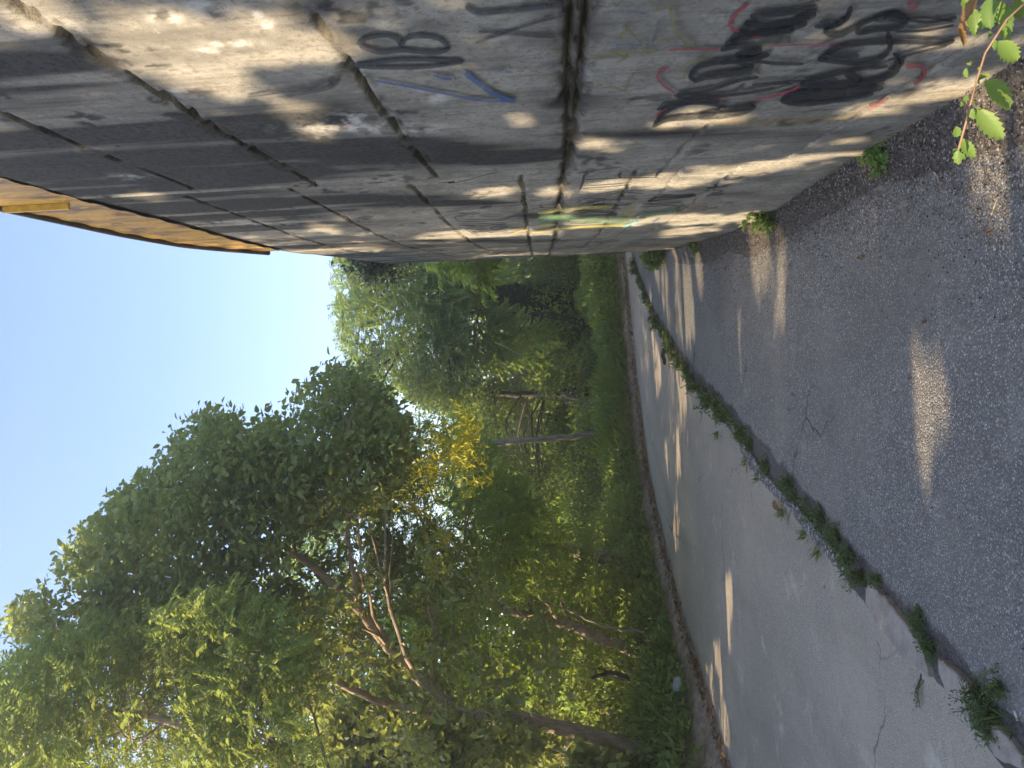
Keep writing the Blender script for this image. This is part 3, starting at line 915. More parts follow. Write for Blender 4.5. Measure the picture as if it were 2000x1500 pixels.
graffiti('olive and pale blue faded letters under the main joint', [
    (z2((1590, 305), (1750, 275), (1960, 262)), 12, OLV, .5), (z2((1775, 110), (1765, 160), (1745, 195)), 14, OLV, .6), (z2((1795, 140), (1850, 200), (1900, 245)), 8, OLV, .4), (z2((1600, 440), (1700, 462), (1770, 482), (1800, 420), (1825, 380)), 9, OLV, .4),
    (z3((20, 5), (45, 100), (80, 180), (150, 245)), 11, OLV, .6), (z3((250, 295), (160, 320), (95, 355), (105, 415)), 10, OLV, .5), (z3((-60, 30), (0, 10), (60, 20)), 14, OLV, .4), (z3((-80, 210), (-30, 190), (40, 190)), 9, OLV, .4),
    (z2((1690, 240), (1800, 235), (1920, 232)), 8, BLU, .45), (z2((1700, 50), (1800, 42), (1900, 60)), 9, BLU, .3), (z2((1960, 100), (1950, 160), (1920, 240)), 12, BLU, .3), (z2((1730, 330), (1780, 300), (1700, 270)), 8, OLV, .4)])
graffiti('red outline strokes around the black tags', [
    (z3((15, 262), (150, 258), (305, 258)), 6, RED, .9), (z3((560, 240), (800, 230), (1100, 232)), 5, RED, .65), (z3((465, -5), (390, 60), (358, 105), (370, 140), (412, 158)), 11, RED, .9),
    ([(1308, 125), (1290, 133), (1284, 143), (1295, 160), (1318, 176)], 8, RED, .85), (z3((490, 536), (600, 520), (700, 490), (755, 458)), 7, RED, .9), (z3((1340, 352), (1430, 352), (1440, 400), (1385, 455)), 15, RED, .75),
    (z3((1130, 592), (1190, 560), (1245, 528)), 14, RED, .6), ([(1298, 209), (1286, 220), (1292, 231)], 12, RED, .85), (z3((1350, -10), (1380, 12), (1410, 5)), 22, RED, .7), (z3((180, 525), (280, 530), (370, 530)), 6, RED, .5), (z3((480, 190), (520, 180)), 14, RED, .5)])
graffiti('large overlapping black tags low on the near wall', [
    (z3((-75, 690), (0, 655), (150, 640), (280, 612), (400, 590), (505, 572)), 13, K, .95), (z3((505, 572), (440, 610), (330, 632), (180, 640)), 12, K, .9), (z3((-65, 680), (-10, 615), (110, 560), (230, 558), (340, 580)), 12, K, .95),
    (z3((45, 512), (150, 498), (260, 478), (400, 430), (520, 408)), 11, K, .95), (z3((55, 518), (130, 530), (260, 520), (400, 505), (560, 480), (720, 440)), 10, K, .9), (z3((-50, 590), (60, 560), (180, 545), (300, 548)), 12, K, .9),
    (z3((165, 428), (140, 400), (180, 350), (300, 322), (400, 322), (480, 352), (380, 388), (280, 402), (215, 412), (150, 432)), 17, K, .97), (z3((300, 330), (450, 308), (600, 328), (770, 332)), 12, K, .9),
    (z3((470, 62), (600, 50), (750, 28), (850, 5)), 22, K, .95), (z3((440, 112), (560, 128), (700, 108), (840, 58)), 22, K, .95), (z3((400, 172), (560, 160), (700, 140), (790, 110)), 20, K, .92), (z3((330, 232), (450, 192), (560, 172), (720, 148)), 20, K, .92),
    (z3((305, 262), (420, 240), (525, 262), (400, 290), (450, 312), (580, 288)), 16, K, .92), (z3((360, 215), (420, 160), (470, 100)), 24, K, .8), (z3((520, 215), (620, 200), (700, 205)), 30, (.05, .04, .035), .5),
    (z3((1035, 15), (1000, 95), (890, 155), (960, 182), (1080, 120), (1180, 80), (1290, 58), (1358, 92)), 15, K, .95), (z3((1358, 92), (1300, 132), (1170, 150), (1070, 162), (1080, 120)), 15, K, .95), (z3((1005, 70), (950, 120), (830, 128)), 14, K, .85), (z3((860, 100), (900, 90), (940, 110), (880, 130)), 12, KG, .7),
    (z3((1160, 85), (1260, 85), (1330, 95)), 20, K, .85), (z3((1340, 90), (1480, 100), (1625, 75)), 10, K, .9), (z3((1280, 155), (1450, 148), (1610, 118)), 9, K, .9), (z3((1340, 80), (1450, 75), (1600, 95)), 8, K, .7),
    (z3((850, 312), (950, 250), (1100, 222), (1250, 214), (1400, 214), (1560, 222), (1612, 200)), 15, K, .95), (z3((850, 308), (950, 322), (1100, 330), (1200, 300), (1250, 250), (1240, 150)), 16, K, .95), (z3((1240, 312), (1400, 272), (1570, 232)), 9, K, .9), (z3((880, 295), (980, 290), (1080, 285)), 20, KG, .8),
    (z3((745, 445), (880, 410), (1000, 380), (1110, 358), (1240, 345)), 13, K, .95), (z3((750, 452), (900, 462), (1050, 450), (1200, 420), (1285, 370), (1290, 312)), 20, K, .95), (z3((1000, 385), (1060, 415), (1040, 462)), 28, K, .95), (z3((480, 452), (620, 440), (770, 428)), 11, K, .85), (z3((780, 440), (880, 430), (960, 420)), 16, KG, .75),
    (z3((640, 545), (700, 512), (850, 490), (1000, 490), (1100, 482), (1215, 466)), 18, K, .95), (z3((640, 545), (720, 566), (850, 560), (1000, 540), (1160, 508)), 18, K, .95), (z3((700, 536), (850, 524), (1010, 514)), 26, K, .92), (z3((1270, 280), (1320, 335), (1240, 372)), 14, K, .85)])
graffiti('yellow and green paint blocks on the far wall', [
    (zf((0, 818), (150, 790), (300, 770), (560, 756), (800, 750)), 11, YEL, .55), (zf((-60, 1018), (0, 1015), (300, 975), (600, 962), (1000, 948)), 8, YEL, .55), (zf((0, 880), (300, 872), (700, 885), (1000, 890)), 22, GRN, .6), (zf((1000, 880), (1250, 830), (1450, 790), (1600, 740)), 18, GRN, .5),
    (zf((0, 955), (100, 940), (180, 935)), 9, YEL, .55), (zf((900, 985), (1000, 935), (1100, 915)), 7, CY, .6), (zf((1060, 880), (1180, 860)), 8, BLU, .4), (zf((1240, 920), (1330, 870)), 5, BLU, .5), (zf((1050, 700), (1000, 800), (900, 840)), 20, YEL, .25), (z4((1130, 790), (1240, 755), (1320, 745)), 7, YEL, .5), (zf((1500, 790), (1700, 760), (1850, 740)), 26, (.25, .14, .09), .3)])
graffiti('thin black ladder strokes on the far wall', [
    (zf((555, 382), (505, 400), (492, 470), (470, 530), (440, 575)), 7, KG, .85), (zf((500, 446), (700, 436), (1000, 426), (1325, 426)), 2.6, K, .9), (zf((480, 542), (800, 520), (1010, 500)), 2.6, K, .9), (zf((915, 372), (880, 398), (905, 425)), 8, KG, .8), (zf((1355, 348), (1300, 378), (1278, 425)), 7, KG, .85), (zf((480, 580), (800, 575), (1230, 545)), 2, K, .7),
    (z4((230, 170), (500, 120), (800, 40), (950, 5)), 2.4, KG, .8)])
graffiti('small looping black handstyle on the far wall', [
    (zf((425, 692), (520, 652), (640, 648), (745, 660), (640, 682), (500, 692)), 3, K, .9), (zf((740, 615), (900, 580), (1155, 597)), 2.6, K, .9), (zf((745, 658), (900, 655), (1095, 650)), 2.6, K, .9), (zf((430, 732), (600, 702), (700, 682), (722, 722), (600, 735), (1015, 728)), 3.2, K, .9),
    (zf((380, 795), (600, 775), (905, 768)), 3, K, .9), (zf((350, 825), (600, 802), (855, 830), (700, 855), (520, 862)), 3.6, K, .9), (zf((335, 915), (352, 872), (425, 842)), 4.5, K, .9), (zf((500, 922), (560, 900), (690, 895)), 2.4, K, .8), (zf((340, 930), (520, 925), (690, 912)), 2.4, K, .8),
    (zf((1190, 686), (1300, 642), (1500, 640), (1722, 625)), 4, K, .95), (zf((1722, 628), (1500, 656), (1300, 675), (1190, 688)), 4, K, .95), (zf((1135, 714), (1350, 705), (1585, 697)), 3, K, .95), (zf((1115, 747), (1300, 738), (1535, 733)), 3, K, .95)])
graffiti('looping dark blue letters on the farthest panels', [
    (z4((735, 545), (560, 560), (430, 582), (445, 622), (520, 640), (700, 640), (1000, 625), (1100, 590), (1300, 545)), 2.6, KG, .95), (z4((720, 572), (850, 580), (1015, 580)), 2.4, KG, .9), (z4((480, 692), (800, 685), (1040, 680), (1065, 710), (950, 736), (855, 728), (920, 702), (1050, 700)), 2.8, KG, .95),
    (z4((540, 728), (620, 770), (705, 796)), 2.6, KG, .9), (z4((560, 725), (700, 738), (850, 742)), 2.2, KG, .9), (z4((320, 525), (600, 490), (900, 450), (1280, 430)), 3, KG, .5), (z4((830, 775), (950, 765), (1080, 768)), 2.4, KG, .8), (z4((1320, 375), (1480, 378)), 2, K, .8), (z4((1320, 500), (1450, 470), (1680, 465)), 2, K, .8),
    (z4((1450, 435), (1480, 455), (1520, 462)), 4, K, .8), (zf((410, 1105), (560, 1095), (700, 1085)), 4, PUR, .6), (zf((620, 1130), (760, 1120), (900, 1100)), 3, K, .7), (zf((200, 1200), (380, 1185), (520, 1170)), 2, K, .7), (zf((680, 1255), (850, 1250), (960, 1240)), 4, (.03, .05, .12), .8), (zf((960, 1150), (1140, 1145)), 5, PUR, .6)])

# ---- yellow steel parapet on the wall top
rm, nt, out = new_mat('rusty yellow steel')
g = N(nt, 'ShaderNodeNewGeometry').outputs['Position']
a1 = noise(nt, scaled(nt, g, (7, 7, 3)), 1.0, 6, .7); a2 = noise(nt, g, 40, 4, .6)
c = mixc(nt, mrange(nt, a2, .3, .7), (.38, .215, .028), (.48, .28, .04))
c = mixc(nt, mrange(nt, a1, .50, .60, 0, .9), c, (.12, .055, .03))
c = mixc(nt, mrange(nt, noise(nt, scaled(nt, g, (22, 22, 1.2)), 1.0, 3, .6), .5, .62, 0, .55), c, (.20, .11, .03))
b = N(nt, 'ShaderNodeBsdfPrincipled'); L(nt, c, b.inputs['Base Color']); b.inputs['Roughness'].default_value = .55; L(nt, b.outputs[0], out.inputs[0])
M['rust_rail'] = plain_mat('dark rusted rail', (.085, .06, .05), .6)
M['yellow'] = plain_mat('sunlit yellow post', (.62, .38, .05), .5, .15)  # brighter yellow: sunlight on the post flange put into its colour
PAR = empty('parapet', (*wall_at(s_of_y(4.0)), WALL_H))
tag(PAR, 'rusty yellow steel parapet with upright ribs on top of the wall', 'parapet')
sp0, sp1 = .2, s_of_y(5.62)
PH = .62
sp = np.arange(sp0, sp1, .02)
cor = .003 * np.clip(np.sin(sp * 2 * math.pi / .21) * 2.2, -1, 1)
hp = np.array([-.03, .0, .2, .4, PH])
pp = wall_at(sp) + wall_nrm(sp) * (.0055 + cor)[:, None]
pht = np.interp(np.interp(sp, ws, wl[:, 1]), [3.6, 4.4, 5.0, 5.62], [.34, .37, .28, .03])
pz = htop(sp)[:, None] + np.array([-.03, .0, .33, .66, 1.0])[None] * pht[:, None] - np.array([.07, .03, 0, 0, 0])[None]
pv = np.concatenate([np.repeat(pp[:, None], 5, 1), pz[..., None]], -1).reshape(-1, 3)
part(mesh_from('ribbed_panel', pv, grid_faces(len(sp), 5), rm, None, False), PAR)
mb = MB(); q = wall_at(np.linspace(sp0, sp1, 60)); q = np.concatenate([q + wall_nrm(np.linspace(sp0, sp1, 60)) * .012, (np.interp(np.linspace(sp0, sp1, 60), sp, htop(sp) + pht) + .012)[:, None]], 1)
mb.tube(q, .018, 8); part(mb.build('top_rail', M['rust_rail']), PAR)
for yy in (3.62,):
    s_ = s_of_y(yy); mb = MB()
    c0 = wall_at(s_) + wall_nrm(s_) * .025
    mb.box((c0[0], c0[1], htop(s_) + .165), .03, .014, .33, 0)
    part(mb.build('post', M['yellow'], smooth=False), PAR)

# ================================================================== TREES
random.seed(3)
BIG = dict(n=14, spread=.17, L=(.06, .125), w=(.46, .64), kw=dict(up=.8, droopdir=.5))
FINE = dict(n=24, spread=.19, L=(.04, .075), w=(.30, .42), kw=dict(feather=True, droopdir=.3))
LOC = dict(n=20, spread=.19, L=(.07, .115), w=(.32, .46), kw=dict(feather=True, droopdir=.35))
MID = dict(n=12, spread=.19, L=(.08, .13), w=(.45, .6), kw=dict(up=.7, droopdir=.4))

# the leaning tree with the forked trunk
dT = 8.6
t1 = px_path([(1330, 1492), (1296, 1480), (1176, 1440), (1080, 1416), (984, 1400), (896, 1388), (856, 1356), (800, 1312), (760, 1268), (708, 1204), (660, 1150), (600, 1100), (520, 1040), (430, 1000)], [8.6, 8.6, 8.3])
t1b = px_path([(896, 1390), (840, 1392), (760, 1376), (680, 1344), (624, 1316), (560, 1276), (420, 1230), (280, 1190)], [8.6, 9.2])
t1c = px_path([(708, 1204), (690, 1120), (680, 1040), (690, 960), (660, 880)], [8.4, 8.6])
polyB = [(10, 1215), (60, 1165), (130, 1085), (250, 965), (335, 885), (375, 822), (440, 815), (495, 850), (545, 795), (585, 752), (640, 725), (700, 735), (770, 800), (800, 880), (790, 960), (700, 1010), (600, 1050), (560, 1110), (620, 1180), (600, 1300), (640, 1380), (480, 1360), (300, 1300), (90, 1270)]
C1 = frustum_twigs(polyB, 7.6, 10.2, 2700, .46, 1.25, 11)
polyB2 = [(600, 990), (760, 980), (900, 1090), (1020, 1180), (1160, 1300), (1230, 1400), (1230, 1500), (900, 1510), (620, 1500), (590, 1200)]
C1 = np.vstack([C1, frustum_twigs(polyB2, 8.9, 10.6, 620, .50, 1.3, 61, .9), frustum_twigs(polyB2, 7.2, 8.2, 130, .55, 1.3, 62, .9)])
make_tree('leaning_tree', 'leaning tree with forked grey trunk and broad ovate leaves reaching over the road', [(t1, .105, .022), (t1b, .055, .015), (t1c, .035, .012)], dict(C=C1), M['leaf_big'], M['bark'], BIG, 46, br=.028)

# feathery tree at the near left
polyA = [(-40, 1560), (-40, 1330), (10, 1300), (80, 1255), (200, 1215), (330, 1180), (430, 1150), (540, 1180), (600, 1260), (620, 1340), (560, 1400), (640, 1480), (620, 1560)]
C2 = frustum_twigs(polyA, 6.2, 8.8, 3000, .44, 1.3, 12)
tA = px_path([(1320, 1640), (1000, 1600), (700, 1540), (500, 1460), (300, 1400), (140, 1380)], [7.2, 7.0])
make_tree('feathery_tree', 'yellow green feathery leaved tree at the near edge beside the leaning tree', [(tA, .09, .02)], dict(C=C2), M['leaf_fine'], M['bark'], FINE, 40, br=.02)

# tree with the pale patched trunk and yellow flower sprays
t2 = px_path([(1280, 1290), (1236, 1272), (1160, 1240), (1108, 1220), (1044, 1208), (980, 1188), (920, 1156), (872, 1136), (800, 1100), (768, 1060), (740, 1000), (700, 930)], [10.2, 10.0])
t2b = px_path([(980, 1188), (900, 1130), (850, 1060), (800, 980)], [10.1, 9.6])
polyC = [(760, 830), (860, 790), (940, 830), (990, 920), (1080, 1000), (1110, 1090), (1080, 1180), (950, 1190), (820, 1180), (720, 1100), (700, 980)]
C3 = frustum_twigs(polyC, 9.2, 12.5, 1700, .44, 1.0, 13)
flower_tree = make_tree('flowering_tree', 'tree with mottled trunk and yellow flower sprays behind the bare pole', [(t2, .088, .016), (t2b, .04, .012)], dict(C=C3), M['leaf_shrub'], M['bark'], FINE, 26, br=.02)
FL = []
for X, Y, dep, rx, n_ in [(925, 830, 8.6, 20, 12), (905, 850, 8.6, 30, 16), (880, 880, 8.7, 30, 16), (935, 868, 8.7, 16, 8), (860, 905, 8.7, 26, 14), (835, 915, 8.7, 22, 12), (845, 945, 8.8, 22, 10), (950, 925, 8.6, 12, 6), (920, 900, 8.6, 14, 7),
                         (880, 1060, 9.1, 22, 10), (870, 1095, 9.1, 24, 12), (860, 1110, 9.1, 14, 8), (815, 985, 9.1, 20, 9), (830, 1010, 9.1, 14, 7), (800, 955, 9.1, 14, 6), (930, 945, 8.7, 8, 3), (720, 1125, 9.3, 20, 8), (820, 1240, 9.3, 14, 6), (830, 1180, 9.3, 12, 5)]:
    for k in range(n_):
        FL.append(at(X + rng.normal() * rx * .6, Y + rng.normal() * rx * .6, dep + rng.normal() * .15))
FL = np.array(FL); kf = np.repeat(np.arange(len(FL)), 15)
ax = rdir(len(FL)); ax[:, 2] = np.abs(ax[:, 2]) + .3
pos = FL[kf] + ax[kf] * (rng.random(len(kf)) * .26 - .08)[:, None] + rng.normal(size=(len(kf), 3)) * .035
dr = ax[kf] * .8 + rdir(len(kf)) * .8
leaf_obj('blossom', pos, dr / np.linalg.norm(dr, axis=1)[:, None], rdir(len(kf)), rng.uniform(.05, .11, len(kf)), rng.uniform(.014, .024, len(kf)), rng.random(len(kf)), M['flower'], flower_tree, True)

# sparse sunlit trees behind
polyF = [(760, 1200), (860, 1140), (1000, 1060), (1130, 1050), (1180, 1150), (1160, 1300), (1050, 1380), (900, 1340), (780, 1300)]
t6 = px_path([(1240, 1332), (1192, 1316), (1100, 1290), (1000, 1270), (900, 1250)], [11.5, 11.8])
make_tree('slender_tree', 'slender dark stemmed tree between the leaning tree and the mottled trunk', [(t6, .05, .015)], dict(C=frustum_twigs(polyF, 10.4, 13.6, 1200, .46, .9, 14)), M['leaf_bright'], M['bark_dark'], MID, 22)
polyG = [(640, 1400), (760, 1390), (900, 1430), (1050, 1440), (1180, 1470), (1260, 1560), (1230, 1640), (640, 1640)]
t7 = px_path([(1330, 1600), (1150, 1580), (950, 1560), (700, 1520)], [9.8, 9.8])
make_tree('shaded_tree', 'shaded broad leaved tree filling the space left of the forked trunk', [(t7, .07, .02)], dict(C=frustum_twigs(polyG, 8.0, 11.0, 800, .49, 1.1, 15)), M['leaf_big'], M['bark'], dict(BIG, L=(.10, .18)), 24)
polyE = [(780, 735), (840, 715), (920, 760), (1010, 740), (1120, 690), (1200, 660), (1215, 850), (1150, 1010), (1060, 1010), (980, 930), (900, 820), (820, 790)]
t8 = px_path([(1235, 760), (1120, 765), (1000, 770), (880, 760)], [16, 16])
make_tree('dense_tree', 'dense dark green tree behind the broken snag', [(t8, .12, .03)], dict(C=frustum_twigs(polyE, 14.6, 18.0, 2300, .46, .85, 16)), M['leaf_dark'], M['bark_dark'], dict(MID, n=17, L=(.06, .105), spread=.24), 16)
polyD = [(652, 545), (660, 470), (800, 470), (960, 480), (1010, 500), (1000, 640), (990, 690), (940, 720), (880, 790), (790, 770), (730, 790), (690, 730), (668, 660), (655, 600)]
t9 = px_path([(1240, 583), (1200, 582), (1100, 585), (1000, 588), (900, 592), (820, 585), (740, 590)], [17.4, 17.4])
t9b = px_path([(930, 590), (870, 640), (800, 680), (740, 700)], [17.4, 17.0])
t9c = px_path([(960, 588), (880, 560), (800, 540), (720, 540)], [17.4, 17.8])
locust = make_tree('locust_tree', 'tall fine leaved tree with dark ivy covered trunk at the bend', [(t9, .20, .03), (t9b, .08, .02), (t9c, .08, .02)], dict(C=frustum_twigs(polyD, 15.2, 18.8, 2500, .50, .8, 17)), M['leaf_far'], M['bark_dark'], dict(LOC, n=30, L=(.055, .10), spread=.27), 64, br=.03)
# ivy wrapped round its trunk
tt = rng.random(5200); k = np.clip((tt * .62 * 25).astype(int), 0, 25)
tp9 = smooth_path(t9, 200); ii = (tt * 110).astype(int)
ang = rng.random(5200) * 2 * math.pi; rr = .22 + .18 * rng.random(5200) * (1 - tt * .5)
ipos = tp9[ii] + np.stack([np.cos(ang) * rr, np.sin(ang) * rr, rng.normal(size=5200) * .05], -1)
idir = np.stack([np.cos(ang), np.sin(ang), -1.0 + 0 * ang], -1) + rng.normal(size=(5200, 3)) * .4
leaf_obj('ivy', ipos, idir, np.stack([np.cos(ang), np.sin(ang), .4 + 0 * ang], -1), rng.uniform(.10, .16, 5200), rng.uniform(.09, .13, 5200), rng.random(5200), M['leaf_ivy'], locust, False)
# thin leaning tree next to it
t10 = px_path([(1240, 650), (1215, 642), (1150, 632), (1100, 622), (1040, 612), (985, 605), (900, 615), (840, 640)], [16.4, 16.6])
make_tree('thin_tree', 'thin leaning dark trunk left of the ivy covered tree', [(t10, .075, .025)], dict(C=frustum_twigs([(820, 600), (960, 590), (1060, 640), (1100, 700), (980, 720), (860, 720)], 15.4, 17.2, 340, .45, .8, 18)), M['leaf_far'], M['bark_dark'], dict(LOC, L=(.10, .15), spread=.28), 14)
polyH = [(500, 1110), (580, 1030), (700, 960), (800, 1000), (920, 1060), (900, 1250), (840, 1330), (700, 1440), (560, 1440), (520, 1300)]
t11 = px_path([(1240, 1180), (1100, 1200), (900, 1220), (740, 1230)], [14.5, 14.5])
make_tree('pale_tree', 'pale green airy tree showing sky between the fork of the leaning tree', [(t11, .09, .02)], dict(C=frustum_twigs(polyH, 12.5, 16.0, 1150, .51, .9, 19)), M['leaf_far'], M['bark_dark'], dict(MID, n=15, L=(.06, .11), spread=.23), 44)
polyI = [(560, 1380), (800, 1330), (960, 1350), (1020, 1420), (1040, 1620), (520, 1640)]
t12 = px_path([(1300, 1520), (1100, 1500), (900, 1490), (720, 1480)], [12.5, 12.5])
make_tree('back_tree', 'mid green tree behind the shaded tree at the picture edge', [(t12, .09, .02)], dict(C=frustum_twigs(polyI, 11.2, 14.5, 1300, .44, .7, 23)), M['leaf_shrub'], M['bark_dark'], dict(MID, L=(.10, .16), spread=.26), 26)
# trees farther back that close the view
bgs = [(-13.5, 20, 5.6, 'leaf_bright', 'sunlit pale green tree far behind the leaning tree'), (-8.5, 24, 5.8, 'leaf_far', 'green rounded tree far behind the mottled trunk'), (-4.5, 27, 5.2, 'leaf_bright', 'sunlit yellow green tree far behind the bare pole'),
       (-.5, 26, 4.9, 'leaf_dark', 'dark tree in the far row behind the dense tree'), (3.0, 27, 5.2, 'leaf_bright', 'sunlit light green tree far behind the ivy covered tree'), (6.5, 26, 5.4, 'leaf_dark', 'dark tree in the far row by the wall end')]
for x, y, hgt, mk, lb in bgs:
    h_ = hgt
    bl = [(x + rng.normal() * 1.4, y + rng.normal() * 1.0, h_ * f, 1.7, 1.5, 1.2) for f in (.18, .28, .4, .5, .6, .7, .82)] + [(x + rng.normal() * 1.8, y + rng.normal(), h_ * .35, 1.5, 1.4, 1.3) for _ in range(3)]
    tr_ = np.array([(x, y, -.05), (x + .1, y, h_ * .3), (x - .1, y + .1, h_ * .6), (x + .2, y, h_ * .85)])
    make_tree('background_tree', lb, [(tr_, .16, .03)], dict(C=ell_twigs(bl, 700, .40, .6, 20)), M[mk], M['bark_dark'], dict(MID, n=14, L=(.17, .28), spread=.42), 16, group='trees far behind')

# trees beside the road outside the picture, which shade it
for x, y, hgt in [(-7.6, 6.2, 5.6), (-8.0, 3.4, 8.0), (-7.4, .6, 7.6), (-8.2, -2.4, 7.2)]:
    bl = [(x + rng.normal() * .5, y + rng.normal() * .6, hgt * f, 1.9, 1.9, 1.1) for f in (.12, .24, .36, .48, .6, .72, .80, .86)] + [(x + 1.0, y, hgt * .2, 1.3, 1.7, 1.1), (x + .8, y + .6, hgt * .45, 1.4, 1.7, 1.2), (x + .6, y - .5, hgt * .65, 1.4, 1.7, 1.2)]
    tr_ = np.array([(x, y, .3), (x + .1, y, hgt * .3), (x - .1, y + .1, hgt * .6), (x + .2, y, hgt * .85)])
    make_tree('roadside_tree', 'broad leaved roadside tree shading the path', [(tr_, .13, .03)], dict(C=ell_twigs(bl, 1500, .28, .8, 22)), M['leaf_shrub'], M['bark'], dict(BIG, n=10, L=(.13, .20), spread=.24), 10, group='roadside trees beside the viewer')

# bare pole, snag and broken trunks
def dead(name, label, P, r0, r1, extra=(), mat='deadwood', cat='dead tree'):
    root = empty(name, (P[0][0], P[0][1], 0)); mb = MB()
    limb(mb, P, r0, r1, 22, 10, .006)
    part(mb.build('trunk', M[mat]), root)
    for e, a, b_ in extra:
        mb = MB(); limb(mb, e, a, b_, 8, 7, .01); part(mb.build('branch_stub', M[mat]), root)
    tag(root, label, cat); return root


dp = 13.8
dead('bare_pole', 'straight bare grey dead trunk standing in the undergrowth', px_path([(1262, 840), (1190, 845), (1100, 855), (1000, 863), (938, 869)], dp), .062, .045,
     [(px_path([(965, 866), (1000, 885), (1030, 905)], dp), .012, .005), (px_path([(938, 869), (925, 862)], dp), .02, .008)])
dead('broken_snag', 'short forked broken snag of pale weathered wood', px_path([(1250, 793), (1185, 788), (1150, 787), (1120, 778), (1098, 770)], 14.4), .06, .035,
     [(px_path([(1122, 780), (1105, 772), (1090, 775)], 14.4), .03, .008), (px_path([(1140, 786), (1120, 790), (1085, 772)], 14.4), .022, .006)])
dead('broken_tree', 'thick curved broken trunk covered in vines above the undergrowth', px_path([(1300, 1100), (1200, 1092), (1140, 1080), (1100, 1072), (1065, 1050), (1042, 1036)], 11.4), .115, .085,
     [(px_path([(1060, 1048), (1025, 1040)], 11.4), .03, .01)])
dead('arched_stem', 'dark arched stem under the leaning tree', px_path([(1260, 1345), (1240, 1332), (1215, 1320), (1185, 1315), (1150, 1325)], 9.6), .04, .022, mat='bark_dark')
dead('short_stump', 'short dark stump left of the arched stem', px_path([(1290, 1420), (1240, 1415), (1200, 1392), (1185, 1388)], 9.4), .055, .03, mat='bark')
dead('thin_snag', 'thin pale stem crossing in front of the mottled trunk', px_path([(1260, 1235), (1180, 1222), (1120, 1195), (1040, 1170)], 9.6), .02, .01, mat='deadwood')

# ================================================================== UNDERGROWTH
def shrub(label, c, rx, ry, rz, mk, n, Lr, wr, group, grassy=False, carve=True, name='shrub'):
    root = empty(name, (c[0], c[1], max(0, c[2] - .05)))
    m = n
    r = rdir(m); r[:, 2] = np.abs(r[:, 2]); rad = rng.random(m) ** .35
    lump = .75 + .5 * fbm(r * 2.2 + c, 3, 5)
    P = np.asarray(c) + r * (rad * lump)[:, None] * np.array([rx, ry, rz])
    D = r * .8 + rdir(m) * .6; D[:, 2] += .15 if not grassy else .9
    if grassy: D[:, 0] += .5
    Nn = r + rdir(m) * .6; Nn[:, 2] += .6
    Ln = rng.uniform(*Lr, m); Wn = Ln * rng.uniform(*wr, m)
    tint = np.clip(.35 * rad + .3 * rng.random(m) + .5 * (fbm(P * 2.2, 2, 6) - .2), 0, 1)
    D /= np.linalg.norm(D, axis=1)[:, None]
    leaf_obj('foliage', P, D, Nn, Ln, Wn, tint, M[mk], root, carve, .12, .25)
    mb = MB()
    for _ in range(9):
        e = np.asarray(c) + rdir(1)[0] * np.array([rx, ry, 0]) * .6 + np.array([0, 0, rz * rng.uniform(.5, .9)])
        limb(mb, [np.asarray(c) - np.array([0, 0, .12]), (np.asarray(c) + e) / 2 + rng.normal(size=3) * .05, e], .012, .004, 6, 4, .01, 0)
    part(mb.build('stem', M['weedstem']), root)
    tag(root, label, 'shrub', group)
    return root


ts = np.linspace(t_of_left(1420, 1500) - .06, t_of_left(1226, 560) + .03, 24)
for k, t in enumerate(ts):
    p = left_pt(t, .62 + rng.uniform(-.06, .12)); sc_ = rng.uniform(.85, 1.15)
    gr_ = t_of_left(1255, 850) < ts[k] < t_of_left(1240, 680) and k % 3 != 2
    shrub('low leafy green shrub spilling over the brown earth edge of the road' if not gr_ else 'tuft of long arching grass over the earth edge near the bend', (p[0], p[1], .14), .58 * sc_, .58 * sc_, (rng.uniform(.42, .80) if not gr_ else rng.uniform(.28, .62)) * sc_, 'leaf_shrub' if not gr_ else 'leaf_grass',
          2600 if not gr_ else 1500, (.03, .105) if not gr_ else (.14, .32), (.4, .55) if not gr_ else (.05, .09), 'low shrubs along the earth edge' if not gr_ else 'grass tufts along the earth edge', gr_, t < t_of_left(1315, 1130))
for k, t in enumerate(np.linspace(ts[0] - .02, ts[-1] + .02, 17)):
    p = left_pt(t, 1.45 + rng.uniform(-.25, .35)); sc_ = rng.uniform(.85, 1.2) * (.55 if t > t_of_left(1240, 700) else 1)
    shrub('taller dark shrub in the second row behind the roadside growth', (p[0], p[1], .3), .85 * sc_, .8 * sc_, .95 * sc_, 'leaf_dark' if k % 3 else 'leaf_shrub', 2100, (.055, .11), (.4, .55), 'taller shrubs in the second row', False, t < t_of_left(1315, 1130))
for k, t in enumerate(np.linspace(ts[0], ts[-1], 10)):
    p = left_pt(t, 3.2 + rng.uniform(-.5, .6)); sc_ = rng.uniform(.9, 1.3)
    shrub('sunlit yellow green bush deep behind the shrubs', (p[0], p[1], .45), 1.0 * sc_, .95 * sc_, 1.25 * sc_, 'leaf_bright' if k % 3 != 1 else 'leaf_far', 1500, (.08, .15), (.42, .58), 'sunlit bushes deep behind')
for k, t in enumerate(np.linspace(ts[0] + .02, ts[-1] - .12, 9)):
    p = left_pt(t, 6.2 + rng.uniform(-.5, .9)); sc_ = rng.uniform(.9, 1.3)
    shrub('pale sunlit bush in the clearing beyond the trees', (p[0], p[1], .5), 1.1 * sc_, 1.0 * sc_, 1.5 * sc_, 'leaf_bright', 1300, (.09, .16), (.42, .58), 'sunlit bushes in the clearing')
for x_, y_, r_ in ((2.6, 17.2, 1.2), (4.4, 18.2, 1.35), (6.4, 19.4, 1.4), (8.8, 20.4, 1.5), (1.0, 17.6, 1.1)):
    shrub('large dark shrub at the bend beyond the end of the road', (x_, y_, .5), r_, r_ * .9, r_ * 1.25, 'leaf_dark', 2600, (.09, .16), (.4, .55), 'large shrubs at the bend')
